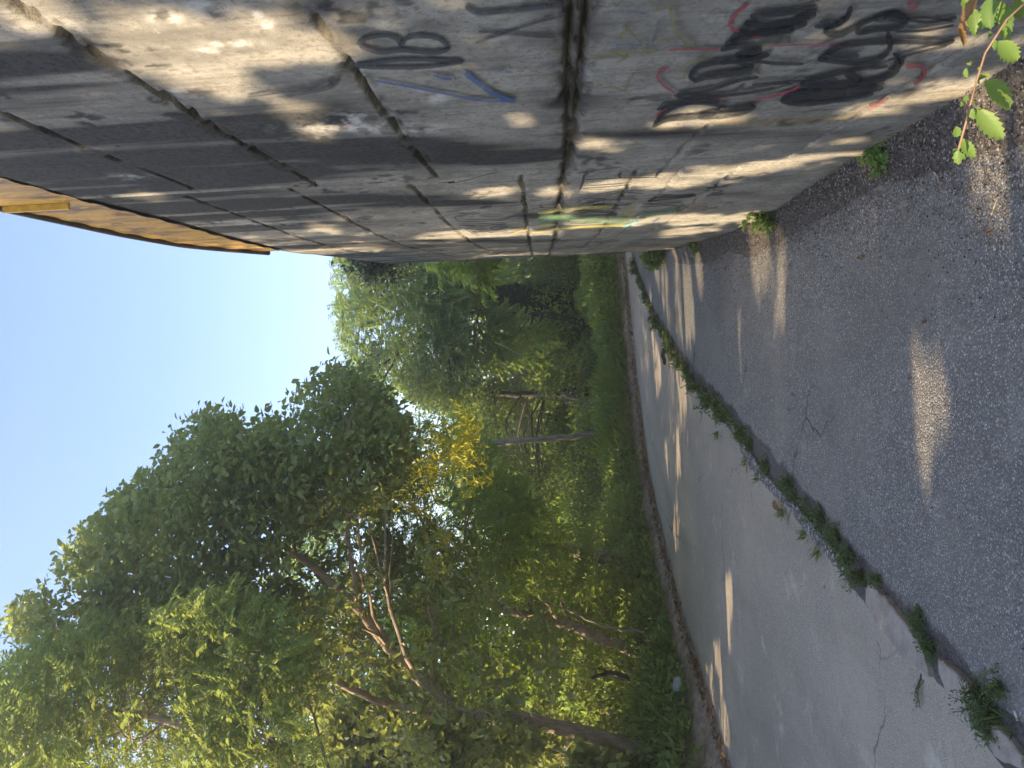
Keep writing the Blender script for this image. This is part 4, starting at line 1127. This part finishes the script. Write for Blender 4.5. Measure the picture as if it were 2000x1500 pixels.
shrub('feathery bright green vine hanging over the broken trunk', at(1035, 1010, 11.0), .55, .5, .45, 'leaf_bright', 1500, (.05, .10), (.3, .42), 'hanging vines', name='hanging_vine')
shrub('mid green arching shrub in front of the broken trunk', at(1165, 1100, 10.3), .6, .5, .42, 'leaf_grass', 1300, (.07, .14), (.22, .35), 'hanging vines', name='arching_shrub')
for y_ in (-2, .2, 2.4, 4.6, 6.6):  # unseen bushes, made tall and dense to keep sun off the near path
    shrub('dense unseen hedge bush added to shade the path', (-5.3, y_, .25), 1.0, 1.45, 1.75, 'leaf_shrub', 5200, (.09, .15), (.5, .6), 'unseen hedge bushes shading the path', name='shade_hedge')

# bright fronds by the wall edge
fr = empty('sunlit_sapling', tuple(at(1225, 520, 14.8) * np.array([1, 1, 0])))
mb = MB(); base_ = at(1225, 520, 14.8); base_[2] = .2; base_[0] += 1.3
ends = [at(X, Y, d) for X, Y, d in [(915, 530, 13.6), (940, 548, 13.6), (900, 520, 13.6), (855, 518, 13.4), (925, 515, 13.6), (945, 520, 13.7)]]
PF, DF, NF, LF, WF = [], [], [], [], []
for e in ends:
    limb(mb, [base_, (base_ + e) / 2 + np.array([.15, 0, .3]), e], .03, .006, 12, 6, .01, 0)
    for f_ in range(4):
        ax_ = rdir(1)[0]; ax_[2] -= .3; ax_ /= np.linalg.norm(ax_)
        for q_ in range(9):
            for sd in (-1, 1):
                PF.append(e + ax_ * q_ * .045); b_ = np.cross(ax_, [0, 0, 1.]); b_ /= np.linalg.norm(b_)
                DF.append(b_ * sd + ax_ * .7 + np.array([0, 0, -.45])); NF.append(np.array([-.4, -.3, 1.]) + rng.normal(size=3) * .15); LF.append(rng.uniform(.16, .24)); WF.append(rng.uniform(.05, .07))
part(mb.build('stem', M['bark_dark']), fr)
DF = np.array(DF); DF /= np.linalg.norm(DF, axis=1)[:, None]
leaf_obj('fronds', np.array(PF), DF, np.array(NF), np.array(LF), np.array(WF), rng.random(len(PF)), M['leaf_bright'], fr, False)
tag(fr, 'bright yellow green sapling with long hanging leaflets at the wall edge', 'sapling')

# dead vine tangle on the wall top
dvc = at(735, 508, 10.3); dv = empty('dead_vine', tuple(dvc)); mb = MB()
for _ in range(170):
    a_ = dvc + rng.normal(size=3) * np.array([.13, .25, .17]); d_ = rdir(1)[0] * rng.uniform(.15, .4)
    limb(mb, [dvc + rng.normal(size=3) * .004, a_, a_ + d_], .007, .003, 8, 4, .01, 0)
part(mb.build('twigs', M['bark_dark']), dv)
m_ = 1000
leaf_obj('leaves', dvc + rng.normal(size=(m_, 3)) * np.array([.14, .25, .17]), rdir(m_), rdir(m_), rng.uniform(.05, .09, m_), rng.uniform(.03, .06, m_), rng.random(m_), M['leaf_ivy'], dv, False)
tag(dv, 'dark dead vine tangle clinging to the edge of the wall', 'vine')

# ================================================================== WEEDS, KERB STONES, FOREGROUND SHOOT
def weed(label, X, Y, r, hgt, n, mk='leaf_weed', group='weeds in the kerb joint', Lr=(.012, .03), wr=(.28, .42), lean=(0, 0), name='weed', upright=.55):
    c = ground(X, Y); root = empty(name, (c[0], c[1], .012)); mb = MB(); PP, DD = [], []
    ns = max(7, n // 22)
    for _ in range(ns):
        an = rng.random() * 2 * math.pi; rad = r * rng.uniform(.25, 1.0)
        e = c + np.array([math.cos(an) * rad + lean[0], math.sin(an) * rad + lean[1], hgt * rng.uniform(.25, 1.0) * (1.2 - rad / r * .6)])
        mid = c * .5 + e * .5 + np.array([0, 0, hgt * .25]) + rng.normal(size=3) * r * .12
        b0 = c + np.array([rng.normal() * r * .3, rng.normal() * r * .3, 0])
        q = limb(mb, [b0, mid, e], .0022, .0009, 9, 4, r * .015, 0)
        for i in range(2, 9):
            for _2 in range(max(1, n // (ns * 7))):
                PP.append(q[i] + rng.normal(size=3) * .006); DD.append(rdir(1)[0] + (q[min(i + 1, 8)] - q[i - 1]) * 12)
    PP = np.array(PP); DD = np.array(DD); DD /= np.linalg.norm(DD, axis=1)[:, None]; m = len(PP)
    PP[:, 2] = np.maximum(PP[:, 2], .02)
    Nn = rdir(m) * .6; Nn[:, 2] += .8; Ln = rng.uniform(*Lr, m)
    part(mb.build('stem', M['weedstem']), root)
    leaf_obj('leaves', PP, DD, Nn, Ln, Ln * rng.uniform(*wr, m), rng.random(m), M[mk], root, False)
    tag(root, label, 'weed', group)
    return root


def grass_tuft(label, X, Y, r, n, Lr, group=None, lean=(0, 0)):
    c = ground(X, Y); root = empty('grass_tuft', (c[0], c[1], .012)); 
    P = c + np.stack([rng.normal(size=n) * r * .4, rng.normal(size=n) * r * .4, np.full(n, .012)], -1)
    D = rng.normal(size=(n, 3)) * .5; D[:, 2] = .9; D[:, 0] += lean[0]; D[:, 1] += lean[1]; D /= np.linalg.norm(D, axis=1)[:, None]
    Nn = rdir(n); Ln = rng.uniform(*Lr, n)
    leaf_obj('blades', P, D, Nn, Ln, Ln * .03, rng.random(n), M['leaf_grass'], root, False, .1, .35)
    tag(root, label, 'grass tuft', group); return root


far_w = [(1243, 515), (1247, 530), (1252, 548), (1258, 562), (1264, 578), (1270, 594), (1277, 608), (1284, 622), (1290, 634), (1297, 648), (1306, 662), (1316, 678), (1324, 694), (1334, 708), (1345, 722), (1356, 740), (1368, 756), (1380, 772), (1393, 786), (1405, 800)]
for k, (X, Y) in enumerate(far_w):
    weed('bushy green weed in the unbroken far run of the kerb joint', X, Y, .10 + .07 * rng.random(), .07 + .12 * rng.random() ** 1.5, 430, Lr=(.015, .04), group='weeds along the far kerb joint')
nw = [(1420, 815, .12, .12, 'small feathery weed where the green kerb run thins out'), (1452, 850, .10, .12, 'leafy weed just beyond the first bare kerb gap'), (1470, 868, .09, .10, 'low weed on the path side of the bare kerb gap'),
      (1500, 908, .11, .08, 'flat weed beside the rubble of the kerb'), (1546, 945, .11, .11, 'broad dark weed with a blade pointing over the path'), (1558, 970, .09, .09, 'rounded dark weed next to the blade leafed weed'),
      (1608, 1008, .10, .08, 'fine grey green weed at the middle of the rubble'), (1640, 1045, .12, .11, 'thick feathery weed on the pale rubble'), (1668, 1085, .12, .12, 'feathery weed reaching the rubble end'),
      (1688, 1128, .10, .14, 'bright green weed at the tip of the long kerb stone'), (1722, 1128, .07, .11, 'weed overhanging the sunlit end of the long kerb stone'), (1800, 1215, .10, .06, 'sparse weed lying on the path side of the long kerb stone'),
      (1822, 1265, .10, .06, 'thin weed in the gap between two kerb stones'), (1935, 1370, .14, .17, 'large dark feathery weed by the nearest kerb stone'), (1965, 1345, .09, .12, 'weed on the path side of the large dark weed'), (1940, 1410, .10, .10, 'weed at the near end of the kerb')]
for X, Y, r, h_, lb in nw:
    weed(lb, X, Y, r * rng.uniform(.75, 1.05), h_ * .85, 560 if r > .095 else 330, Lr=(.009, .024), wr=(.2, .4))
for X, Y, ln, lb in [(1462, 898, (-.5, .2), 'spiky grass tuft leaning over the road at the bare gap'), (1488, 930, (-.5, 0), 'thin grass tuft at the road side of the rubble'), (1535, 1000, (-.6, 0), 'bright spiky grass tuft beside the rubble'), (1580, 1040, (-.5, 0), 'small grass tuft at the rubble joint'),
                     (1605, 1075, (-.4, 0), 'grass tuft on the road side of the feathery weeds'), (1405, 845, (-.6, 0), 'dark grass tuft spreading over the road beyond the gap')]:
    grass_tuft(lb, X, Y, .045, 30, (.03, .085), None, ln)
weed('long thin weed sprig trailing onto the road', 1800, 1322, .03, .03, 80, lean=(-.13, .02), Lr=(.010, .018))
weed('bright round leaved clover at the foot of the wall', 1742, 292, .13, .12, 520, mk='leaf_shoot', Lr=(.018, .030), wr=(.8, 1.0), group='weeds at the wall foot')
weed('dark weed at the wall foot beside the first sun streak', 1522, 424, .14, .22, 460, Lr=(.03, .055), wr=(.5, .6), group='weeds at the wall foot')
weed('small weed at the wall foot beyond the sun streaks', 1372, 476, .14, .16, 360, Lr=(.03, .05), wr=(.5, .6), group='weeds at the wall foot')
weed('leafy plant at the foot of the wall near the bend', 1300, 499, .26, .26, 560, Lr=(.05, .09), wr=(.5, .6), group='weeds at the wall foot')
weed('sunlit yellow weed at the foot of the wall near the bend', 1283, 500, .14, .24, 300, mk='leaf_bright', Lr=(.05, .08), wr=(.5, .6), group='weeds at the wall foot')

# fine grass and moss that fills the joint between the clumps
nb_ = 5200; k_ = (rng.random(nb_) ** 1.25 * 330 + 110).astype(int)
off_ = rng.normal(size=nb_) * .035 - .035
gp_ = ST[k_] + STN[k_] * off_[:, None] + rng.normal(size=(nb_, 2)) * .01
keep_ = n2(gp_[:, 0], gp_[:, 1], 2.6, 2.6, 3, 81) > .43
gp_ = gp_[keep_]; m_ = len(gp_)
gd_ = rng.normal(size=(m_, 3)) * .7; gd_[:, 2] = .8; gd_ /= np.linalg.norm(gd_, axis=1)[:, None]
gl_ = rng.uniform(.015, .07, m_)
tag(leaf_obj('grass', np.c_[gp_, np.full(m_, .012)], gd_, rdir(m_), gl_, gl_ * rng.uniform(.04, .22, m_), rng.random(m_), M['leaf_weed'], None, False, .1, .3), 'low fine grass growing in the dirt of the kerb joint', 'grass', None, 'stuff')

# kerb stones
km, nt, out = new_mat('old kerb concrete')
g = N(nt, 'ShaderNodeNewGeometry').outputs['Position']
fn = noise(nt, g, 120, 5, .65)
c = mixc(nt, mrange(nt, noise(nt, g, 14, 5), .35, .65), (.40, .335, .27), (.54, .46, .37)); c = mixc(nt, mrange(nt, fn, .55, .7, 0, .7), c, (.18, .165, .15))
b = N(nt, 'ShaderNodeBsdfPrincipled'); L(nt, c, b.inputs['Base Color']); b.inputs['Roughness'].default_value = .9
bp = N(nt, 'ShaderNodeBump'); bp.inputs['Distance'].default_value = .004; L(nt, fn, bp.inputs['Height']); L(nt, bp.outputs[0], b.inputs['Normal']); L(nt, b.outputs[0], out.inputs[0])
rb, nt, out = new_mat('exposed aggregate rubble')
g = N(nt, 'ShaderNodeNewGeometry').outputs['Position']
v = N(nt, 'ShaderNodeTexVoronoi'); v.inputs['Scale'].default_value = 70; L(nt, g, v.inputs['Vector'])
sp_ = N(nt, 'ShaderNodeSeparateColor'); L(nt, v.outputs['Color'], sp_.inputs[0])
c = mixc(nt, mrange(nt, sp_.outputs[0], .2, .9), (.13, .115, .10), (.34, .31, .28)); c = mixc(nt, mrange(nt, sp_.outputs[1], .86, .92), c, (.62, .60, .56))
b = N(nt, 'ShaderNodeBsdfPrincipled'); L(nt, c, b.inputs['Base Color']); b.inputs['Roughness'].default_value = .9
bp = N(nt, 'ShaderNodeBump'); bp.inputs['Distance'].default_value = .008; bp.invert = True; L(nt, v.outputs['Distance'], bp.inputs['Height']); L(nt, bp.outputs[0], b.inputs['Normal']); L(nt, b.outputs[0], out.inputs[0])


def slab(label, px, z, mat, name='kerb_stone', rough=.006, group=None):
    q = np.array([ground(X, Y)[:2] for X, Y in px]); n0 = len(q)
    P = []
    for i in range(n0):
        a, b_ = q[i], q[(i + 1) % n0]; m = max(2, int(np.linalg.norm(b_ - a) / .025))
        for k in range(m): P.append(a + (b_ - a) * k / m)
    P = np.array(P); P += rng.normal(size=P.shape) * rough * .5
    c = P.mean(0); n = len(P)
    inner = c + (P - c) * .93
    z1 = z + rng.normal(size=n) * rough * .08
    V = np.vstack([np.c_[P, np.full(n, -.02)], np.c_[P, np.full(n, z - .006)], np.c_[inner, z1], [[c[0], c[1], z + .002]]])
    i = np.arange(n); j = (i + 1) % n
    Q = np.vstack([np.stack([i, j, n + j, n + i], -1), np.stack([n + i, n + j, 2 * n + j, 2 * n + i], -1)])
    T = np.stack([2 * n + i, 2 * n + j, np.full(n, 3 * n)], -1)
    cc = V.mean(0); o = mesh_from(name, V - np.array([c[0], c[1], 0]), [Q, T], mat, None, False)
    o.location = (c[0], c[1], 0)
    tag(o, label, 'kerb stone', group); return o


slab('long smooth pale kerb stone with a sunlit end', [(1702, 1150), (1708, 1140), (1740, 1165), (1780, 1215), (1815, 1265), (1828, 1320), (1800, 1305), (1760, 1262), (1725, 1218), (1702, 1178)], .034, km)
slab('pointed grey kerb stone beyond the soil gap', [(1845, 1280), (1880, 1310), (1915, 1345), (1935, 1385), (1905, 1402), (1885, 1385), (1868, 1365), (1848, 1312)], .034, km)
slab('nearest kerb stone at the corner of the picture', [(1915, 1412), (1945, 1402), (1985, 1440), (2010, 1475), (2010, 1500), (1960, 1480)], .030, km)
slab('worn kerb piece with exposed pebbles between grass tufts', [(1450, 862), (1470, 880), (1500, 925), (1545, 975), (1560, 1000), (1540, 985), (1505, 955), (1470, 912), (1450, 880)], .026, rb, rough=.012)
slab('broken pebbly kerb piece between the dark and feathery weeds', [(1548, 975), (1580, 1005), (1620, 1050), (1650, 1085), (1670, 1120), (1640, 1105), (1600, 1060), (1560, 1012)], .026, rb, rough=.014)
slab('short crumbled kerb piece at the far weeds', [(1432, 828), (1445, 838), (1458, 862), (1448, 866), (1436, 848)], .022, km, rough=.01)

# foreground shoot
sr = empty('climbing_shoot', tuple(ground(2060, -60)))
dS = 1.22
stem_px = [(2000, 10), (1965, 40), (1940, 68), (1922, 110), (1908, 150), (1898, 190), (1890, 225), (1880, 262), (1872, 292)]
sp_path = np.vstack([ground(2080, -70)[None], at(2030, -20, 1.05)[None], px_path(stem_px, [1.1, 1.25])])
mb = MB(); limb(mb, sp_path, .0042, .0016, 40, 7, .0006, 0); part(mb.build('stem', M['stem']), sr)


def serrated(P, D, Nn, ln, wd, teeth=6):
    D = D / np.linalg.norm(D); S = np.cross(D, Nn); S /= np.linalg.norm(S); U = np.cross(S, D)
    prof = []; nst = teeth * 2 + 1
    for i in range(nst + 1):
        t = i / nst; w = (t ** .55) * ((1 - t) ** .85) / .475 * .80
        if i % 2: w *= 1.32
        prof.append((t - (0.035 if i % 2 == 0 and 0 < i < nst else 0), max(w, .0)))
    V = [P + D * ln * t - U * ln * .18 * t * t for t, w in prof]
    Lf = [P + D * ln * (t + .03 * (w > 0)) + S * wd * .5 * w + U * (wd * .24 * w - ln * .18 * t * t + (.04 * wd if k_ % 2 else 0)) for k_, (t, w) in enumerate(prof)]
    Rt = [P + D * ln * (t + .03 * (w > 0)) - S * wd * .5 * w + U * (wd * .24 * w - ln * .18 * t * t + (.04 * wd if k_ % 2 else 0)) for k_, (t, w) in enumerate(prof)]
    m = len(prof); V = np.array(V + Lf + Rt); i = np.arange(m - 1)
    Q = np.vstack([np.stack([i, i + 1, m + i + 1, m + i], -1), np.stack([i + 1, i, 2 * m + i, 2 * m + i + 1], -1)])
    return V, Q


def px_leaf(mb, X0, Y0, X1, Y1, wpx, dep, ddep=0.0, tilt=(0, -1, .6), tint=.5, teeth=6):
    a = at(X0, Y0, dep); e = at(X1, Y1, dep + ddep); ln = np.linalg.norm(e - a)
    V, Q = serrated(a, e - a, np.array(tilt, float), ln, wpx / FOC * dep, teeth)
    mb.add(V, Q, a=tint)


leaves = [  # X0,Y0 -> tip X1,Y1, width px, tint
    (1950, 80, 1992, 124, 42, .75), (1952, 78, 1938, 100, 20, .5), (1922, 158, 1984, 214, 48, 1.), (1914, 156, 1940, 138, 20, .6), (1916, 150, 1908, 168, 18, .5), (1910, 212, 1962, 280, 44, .9), (1908, 216, 1936, 214, 20, .4), (1905, 210, 1898, 236, 22, .6),
    (1896, 128, 1890, 118, 12, .6), (1888, 132, 1886, 156, 13, .6), (1912, 138, 1920, 122, 11, .6), (1886, 185, 1888, 202, 14, .3), (1876, 198, 1880, 212, 9, .4), (1896, 200, 1912, 200, 14, .3), (1868, 246, 1870, 272, 20, .4), (1880, 270, 1904, 314, 28, .6),
    (1872, 292, 1870, 326, 22, .5), (1872, 294, 1856, 296, 12, .5), (1872, 296, 1888, 316, 10, .5), (1940, 66, 1926, 72, 18, .5),
    (1925, 20, 1915, 60, 26, .35), (1900, 15, 1906, 74, 30, .4), (1935, -6, 1932, 60, 40, .3), (1970, 10, 1965, 82, 32, .5), (1985, -5, 1996, 40, 34, .45), (1955, 0, 1950, 50, 34, .4), (1880, -5, 1900, 30, 24, .5), (1950, 50, 1968, 78, 20, .6)]
for X0, Y0, X1, Y1, wpx, tn_ in leaves:
    mb = MB(); px_leaf(mb, X0, Y0, X1, Y1, wpx, dS + rng.normal() * .03, .02, (rng.normal() * .2, -1, .7 + rng.normal() * .2), tn_, 6 if wpx > 24 else 3)
    part(mb.build('leaf', M['leaf_shoot']), sr)
for pts in ([(1905, -5, 1878, 45, 26), (1880, 40, 1878, 70, 22), (1872, 55, 1888, 90, 20)],):
    for X0, Y0, X1, Y1, wpx in pts:
        mb = MB(); px_leaf(mb, X0, Y0, X1, Y1, wpx, dS, .01, (.4, -1, .2), .6, 4); o_ = part(mb.build('dry_leaf', M['dry']), sr); o_['label'] = 'curled orange brown dry leaf'
tag(sr, 'young climbing shoot with bright serrated leaves reaching across the near corner', 'plant')

# ---- crumbs, seed husks and leaf scraps
def litter(name, label, pts, mat, Lr, wr, z=.016, lift=.012):
    n = len(pts); P = np.c_[pts, np.zeros(n) + z + rng.random(n) * lift]
    D = rdir(n); D[:, 2] *= .15; Nn = rdir(n) * .4; Nn[:, 2] += 1; Ln = rng.uniform(*Lr, n)
    D /= np.linalg.norm(D, axis=1)[:, None]
    o = leaf_obj(name, P, D, Nn, Ln, Ln * rng.uniform(*wr, n), rng.random(n), mat, None, False, .3, .1)
    tag(o, label, 'litter', None, 'stuff'); return o


M['husk'] = leaf_mat('husks and grit', [(.05, .04, .032), (.16, .125, .095), (.48, .42, .34)], (.3, .2, .1), .1)
nL = 26000
s_r = s_of_y(1.0) + (s_of_y(7.5) - s_of_y(1.0)) * rng.random(nL) ** 1.3
off = np.abs(rng.exponential(.13, nL)) * (1 + 1.4 * sstep(s_of_y(3.4), s_of_y(1.8), s_r))
wp = wall_at(s_r) + wall_nrm(s_r) * off[:, None]
keep = off < .8
hz = .016 + .05 * np.exp(-off[keep] / .06)
litter('leaf_litter', 'dry husks and grit gathered along the foot of the wall', wp[keep], M['husk'], (.005, .017), (.3, .8), hz)
# soft heap of debris against the wall foot
hs = np.linspace(s_of_y(.6), s_of_y(9), 260); ho = np.array([.0, .02, .05, .09, .14, .20])
hh = np.array([.045, .038, .026, .016, .008, .002])
amp = (.35 + 1.1 * n2(hs, 0 * hs, 2.2, 1, 3, 71)) * (1 + .5 * sstep(s_of_y(3.5), s_of_y(2), hs))
HP = wall_at(hs)[:, None] + wall_nrm(hs)[:, None] * (ho[None] * (.6 + .6 * amp[:, None]))[..., None]
HV = np.concatenate([HP, (hh[None] * amp[:, None] + (n2(HP[..., 0], HP[..., 1], 20, 20, 3, 73) - .5) * .012 * (hh > .01)[None])[..., None]], -1).reshape(-1, 3)
HV[:, 2] += .006
tag(mesh_from('debris', HV, grid_faces(260, 6), sm, None, True), 'dark crumbly soil heaped along the foot of the wall', 'debris', None, 'stuff')
# dry leaves at the foot of the bank
tl = ts[0] + (ts[-1] - ts[0]) * rng.random(1500)
lp = np.array([left_pt(t, d)[:2] for t, d in zip(tl, rng.normal(size=1500) * .07 - .05)])
litter('fallen_leaves', 'dry brown leaves gathered along the earth edge of the road', lp, M['dry'], (.03, .075), (.4, .7), .012, .05)
# scattered grit on the path
gx_ = rng.random(2600); gy_ = 1.4 + 6 * rng.random(2600) ** 1.6
xs = np.interp(gy_, ST[:, 1], STR[:, 0]); xw_ = np.interp(gy_, wl[:1350, 1], wl[:1350, 0])
litter('grit', 'loose pale grit scattered over the path', np.c_[xs + (xw_ - xs) * gx_, gy_], M['husk'], (.004, .010), (.6, 1.), .014, .003)

nd = 60; yy_ = 1.6 + 7 * rng.random(nd) ** 1.3
x0_ = np.interp(yy_, ST[:, 1], ST[:, 0]); xw_ = np.interp(yy_, wl[:1350, 1], wl[:1350, 0])
side_ = rng.random(nd)
px_ = np.where(side_ < .6, xw_ - np.abs(rng.normal(size=nd)) * .5, x0_ + rng.normal(size=nd) * .25)
litter('leaf_scraps', 'small dry leaf scraps blown over the path and kerb', np.c_[px_, yy_], M['dry'], (.015, .045), (.35, .6), .016, .008)
M['butt'] = plain_mat('cigarette paper', (.72, .71, .68), .7, .06)
M['filter'] = plain_mat('cigarette filter', (.60, .42, .22), .7, .1)
M['petal'] = plain_mat('pink petal', (.62, .28, .55), .6, .15)
M['straw'] = plain_mat('dry straw', (.50, .42, .24), .8, .2)
M['rag'] = plain_mat('pale plastic', (.30, .35, .32), .5, .15)


def butt(label, Xa, Ya, Xb, Yb, r=.0038, mat='butt', name='cigarette_butt', cat='cigarette butt', z=.02):
    a, b_ = ground(Xa, Ya, z), ground(Xb, Yb, z); root = empty(name, (a[0], a[1], z)); mb = MB()
    mb.tube(np.linspace(a, b_ * .68 + a * .32, 4), r, 8); part(mb.build('paper', M[mat]), root)
    mb = MB(); mb.tube(np.linspace(b_ * .70 + a * .30, b_, 3), r * 1.04, 8); part(mb.build('filter_tip', M['filter'] if mat == 'butt' else M[mat]), root)
    tag(root, label, cat); return root


butt('white cigarette butt on the path in front of the hanging shoot', 1824, 336, 1834, 347)
butt('grey cigarette butt lying in the husks near the wall', 1842, 251, 1845, 262)
butt('white cigarette stub by the large dark weed', 1981, 1388, 1988, 1408)
butt('dry straw lying on the sunlit husks', 1949, 384, 1936, 420, .0016, 'straw', 'dry_straw', 'straw')
o = MB(); V, Q = serrated(ground(1726, 300, .03), ground(1728, 318, .03) - ground(1726, 300, .03), np.array([0, -.4, 1.]), .055, .022, 2); o.add(V, Q); o = o.build('petal', M['petal']); tag(o, 'pink petal on the dark soil beside the clover', 'petal')
for X, Y, w_, lb in [(1675, 500, .05, 'small curled brown leaf alone on the middle of the path'), (1926, 455, .035, 'tan dry leaf near the sunlit husks'), (1512, 975, .14, 'large brown dead leaf on the road beside the rubble'), (1692, 345, .04, 'pale dry leaf at the wall foot beyond the clover')]:
    a = ground(X, Y, .026); e = a + np.array([rng.normal() * .3, -.6, .05]) * w_; mb = MB(); V, Q = serrated(a, e - a, np.array([.2, 0, 1.]), w_, w_ * .55, 4); mb.add(V, Q, a=.4 + .3 * rng.random())
    tag(mb.build('fallen_leaf', M['dry']), lb, 'dead leaf')
# dark stick on the road by the far kerb weeds
mb = MB(); a, b_ = ground(1299, 672, .03), ground(1299, 712, .03); limb(mb, [a, (a + b_) / 2 + np.array([0, .05, .02]), b_], .035, .02, 10, 8, .004)
tag(mb.build('fallen_branch', M['bark_dark']), 'short dark branch lying on the road by the far weeds', 'branch')
# scrap of pale plastic on the bank
ra = at(1324, 1330, 8.5); gxx, gyy = np.meshgrid(np.linspace(-.07, .07, 16), np.linspace(-.04, .05, 12), indexing='ij')
gyy = gyy * (.5 + .9 * fbm(np.stack([gxx * 14, 0 * gxx, 0 * gxx], -1), 2, 4)); gxx = gxx * (.6 + .8 * fbm(np.stack([gyy * 22, 0 * gxx, 0 * gxx + 5], -1), 2, 4))
rv = np.stack([ra[0] + gxx, ra[1] - .12 + .05 * fbm(np.stack([gxx * 18, gyy * 18, 0 * gxx], -1), 3, 8), ra[2] + gyy + .04 * fbm(np.stack([gxx * 14, gyy * 14, 0 * gxx + 3], -1), 3, 9)], -1).reshape(-1, 3)
o = mesh_from('plastic_scrap', rv, grid_faces(16, 12), M['rag']); md = o.modifiers.new('thick', 'SOLIDIFY'); md.thickness = .004
tag(o, 'crumpled pale plastic scrap caught on the earth edge', 'litter')

# thin warm volume added to stand in for lens glare and lift shadows
hm = bpy.data.materials.new('glare_veil'); hm.use_nodes = True; nt = hm.node_tree; nt.nodes.clear()
out = nt.nodes.new('ShaderNodeOutputMaterial'); pv_ = nt.nodes.new('ShaderNodeVolumePrincipled')
pv_.inputs['Color'].default_value = (.97, .92, .83, 1); pv_.inputs['Density'].default_value = .0065; pv_.inputs['Anisotropy'].default_value = .55
nt.links.new(pv_.outputs[0], out.inputs['Volume'])
mb = MB(); mb.box((0, 0, 4.6), 224, 224, 11.4)
tag(mb.build('glare_veil', hm, None, False), 'thin warm volume over the road added to stand in for lens glare', 'glare_veil', None, 'stuff')

# ================================================================== LIGHT, SKY, CAMERA
w = bpy.data.worlds.new('World'); sc.world = w; w.use_nodes = True
nt = w.node_tree
sky = nt.nodes.new('ShaderNodeTexSky'); sky.sky_type = 'NISHITA'; sky.sun_disc = False
sky.sun_elevation = EL; sky.sun_rotation = math.radians(-90); sky.air_density = 1.0; sky.dust_density = 1.8; sky.ozone_density = 1.6
hs_ = nt.nodes.new('ShaderNodeHueSaturation'); hs_.inputs['Saturation'].default_value = 1.04; hs_.inputs['Hue'].default_value = .513
nt.links.new(sky.outputs[0], hs_.inputs['Color']); nt.links.new(hs_.outputs[0], nt.nodes['Background'].inputs[0]); nt.nodes['Background'].inputs[1].default_value = 0.12
sl = bpy.data.lights.new('sun', 'SUN'); sl.energy = 2.6; sl.angle = math.radians(.53); sl.color = (1.0, .78, .50)
so = bpy.data.objects.new('sun', sl); COL.objects.link(so)
so.rotation_euler = Vector(SUN_D).to_track_quat('-Z', 'Y').to_euler()

cam = bpy.data.cameras.new('camera'); co = bpy.data.objects.new('camera', cam); COL.objects.link(co)
from mathutils import Matrix
mx = Matrix(((-UP[0], RT[0], -FW[0], EYE[0]), (-UP[1], RT[1], -FW[1], EYE[1]), (-UP[2], RT[2], -FW[2], EYE[2]), (0, 0, 0, 1)))
co.matrix_world = mx
cam.sensor_fit = 'HORIZONTAL'; cam.sensor_width = 36; cam.lens = 36 * FOC / 2000; cam.clip_start = .05; cam.clip_end = 2000
sc.camera = co
sc.view_settings.view_transform = 'Standard'; sc.view_settings.look = 'None'; sc.view_settings.exposure = 2.22; sc.view_settings.gamma = 1
sc.cycles.volume_bounces = 1
sc.render.engine = 'CYCLES'
sc.cycles.max_bounces = 10; sc.cycles.diffuse_bounces = 7; sc.cycles.transmission_bounces = 5; sc.cycles.transparent_max_bounces = 24
sc.cycles.use_denoising = True
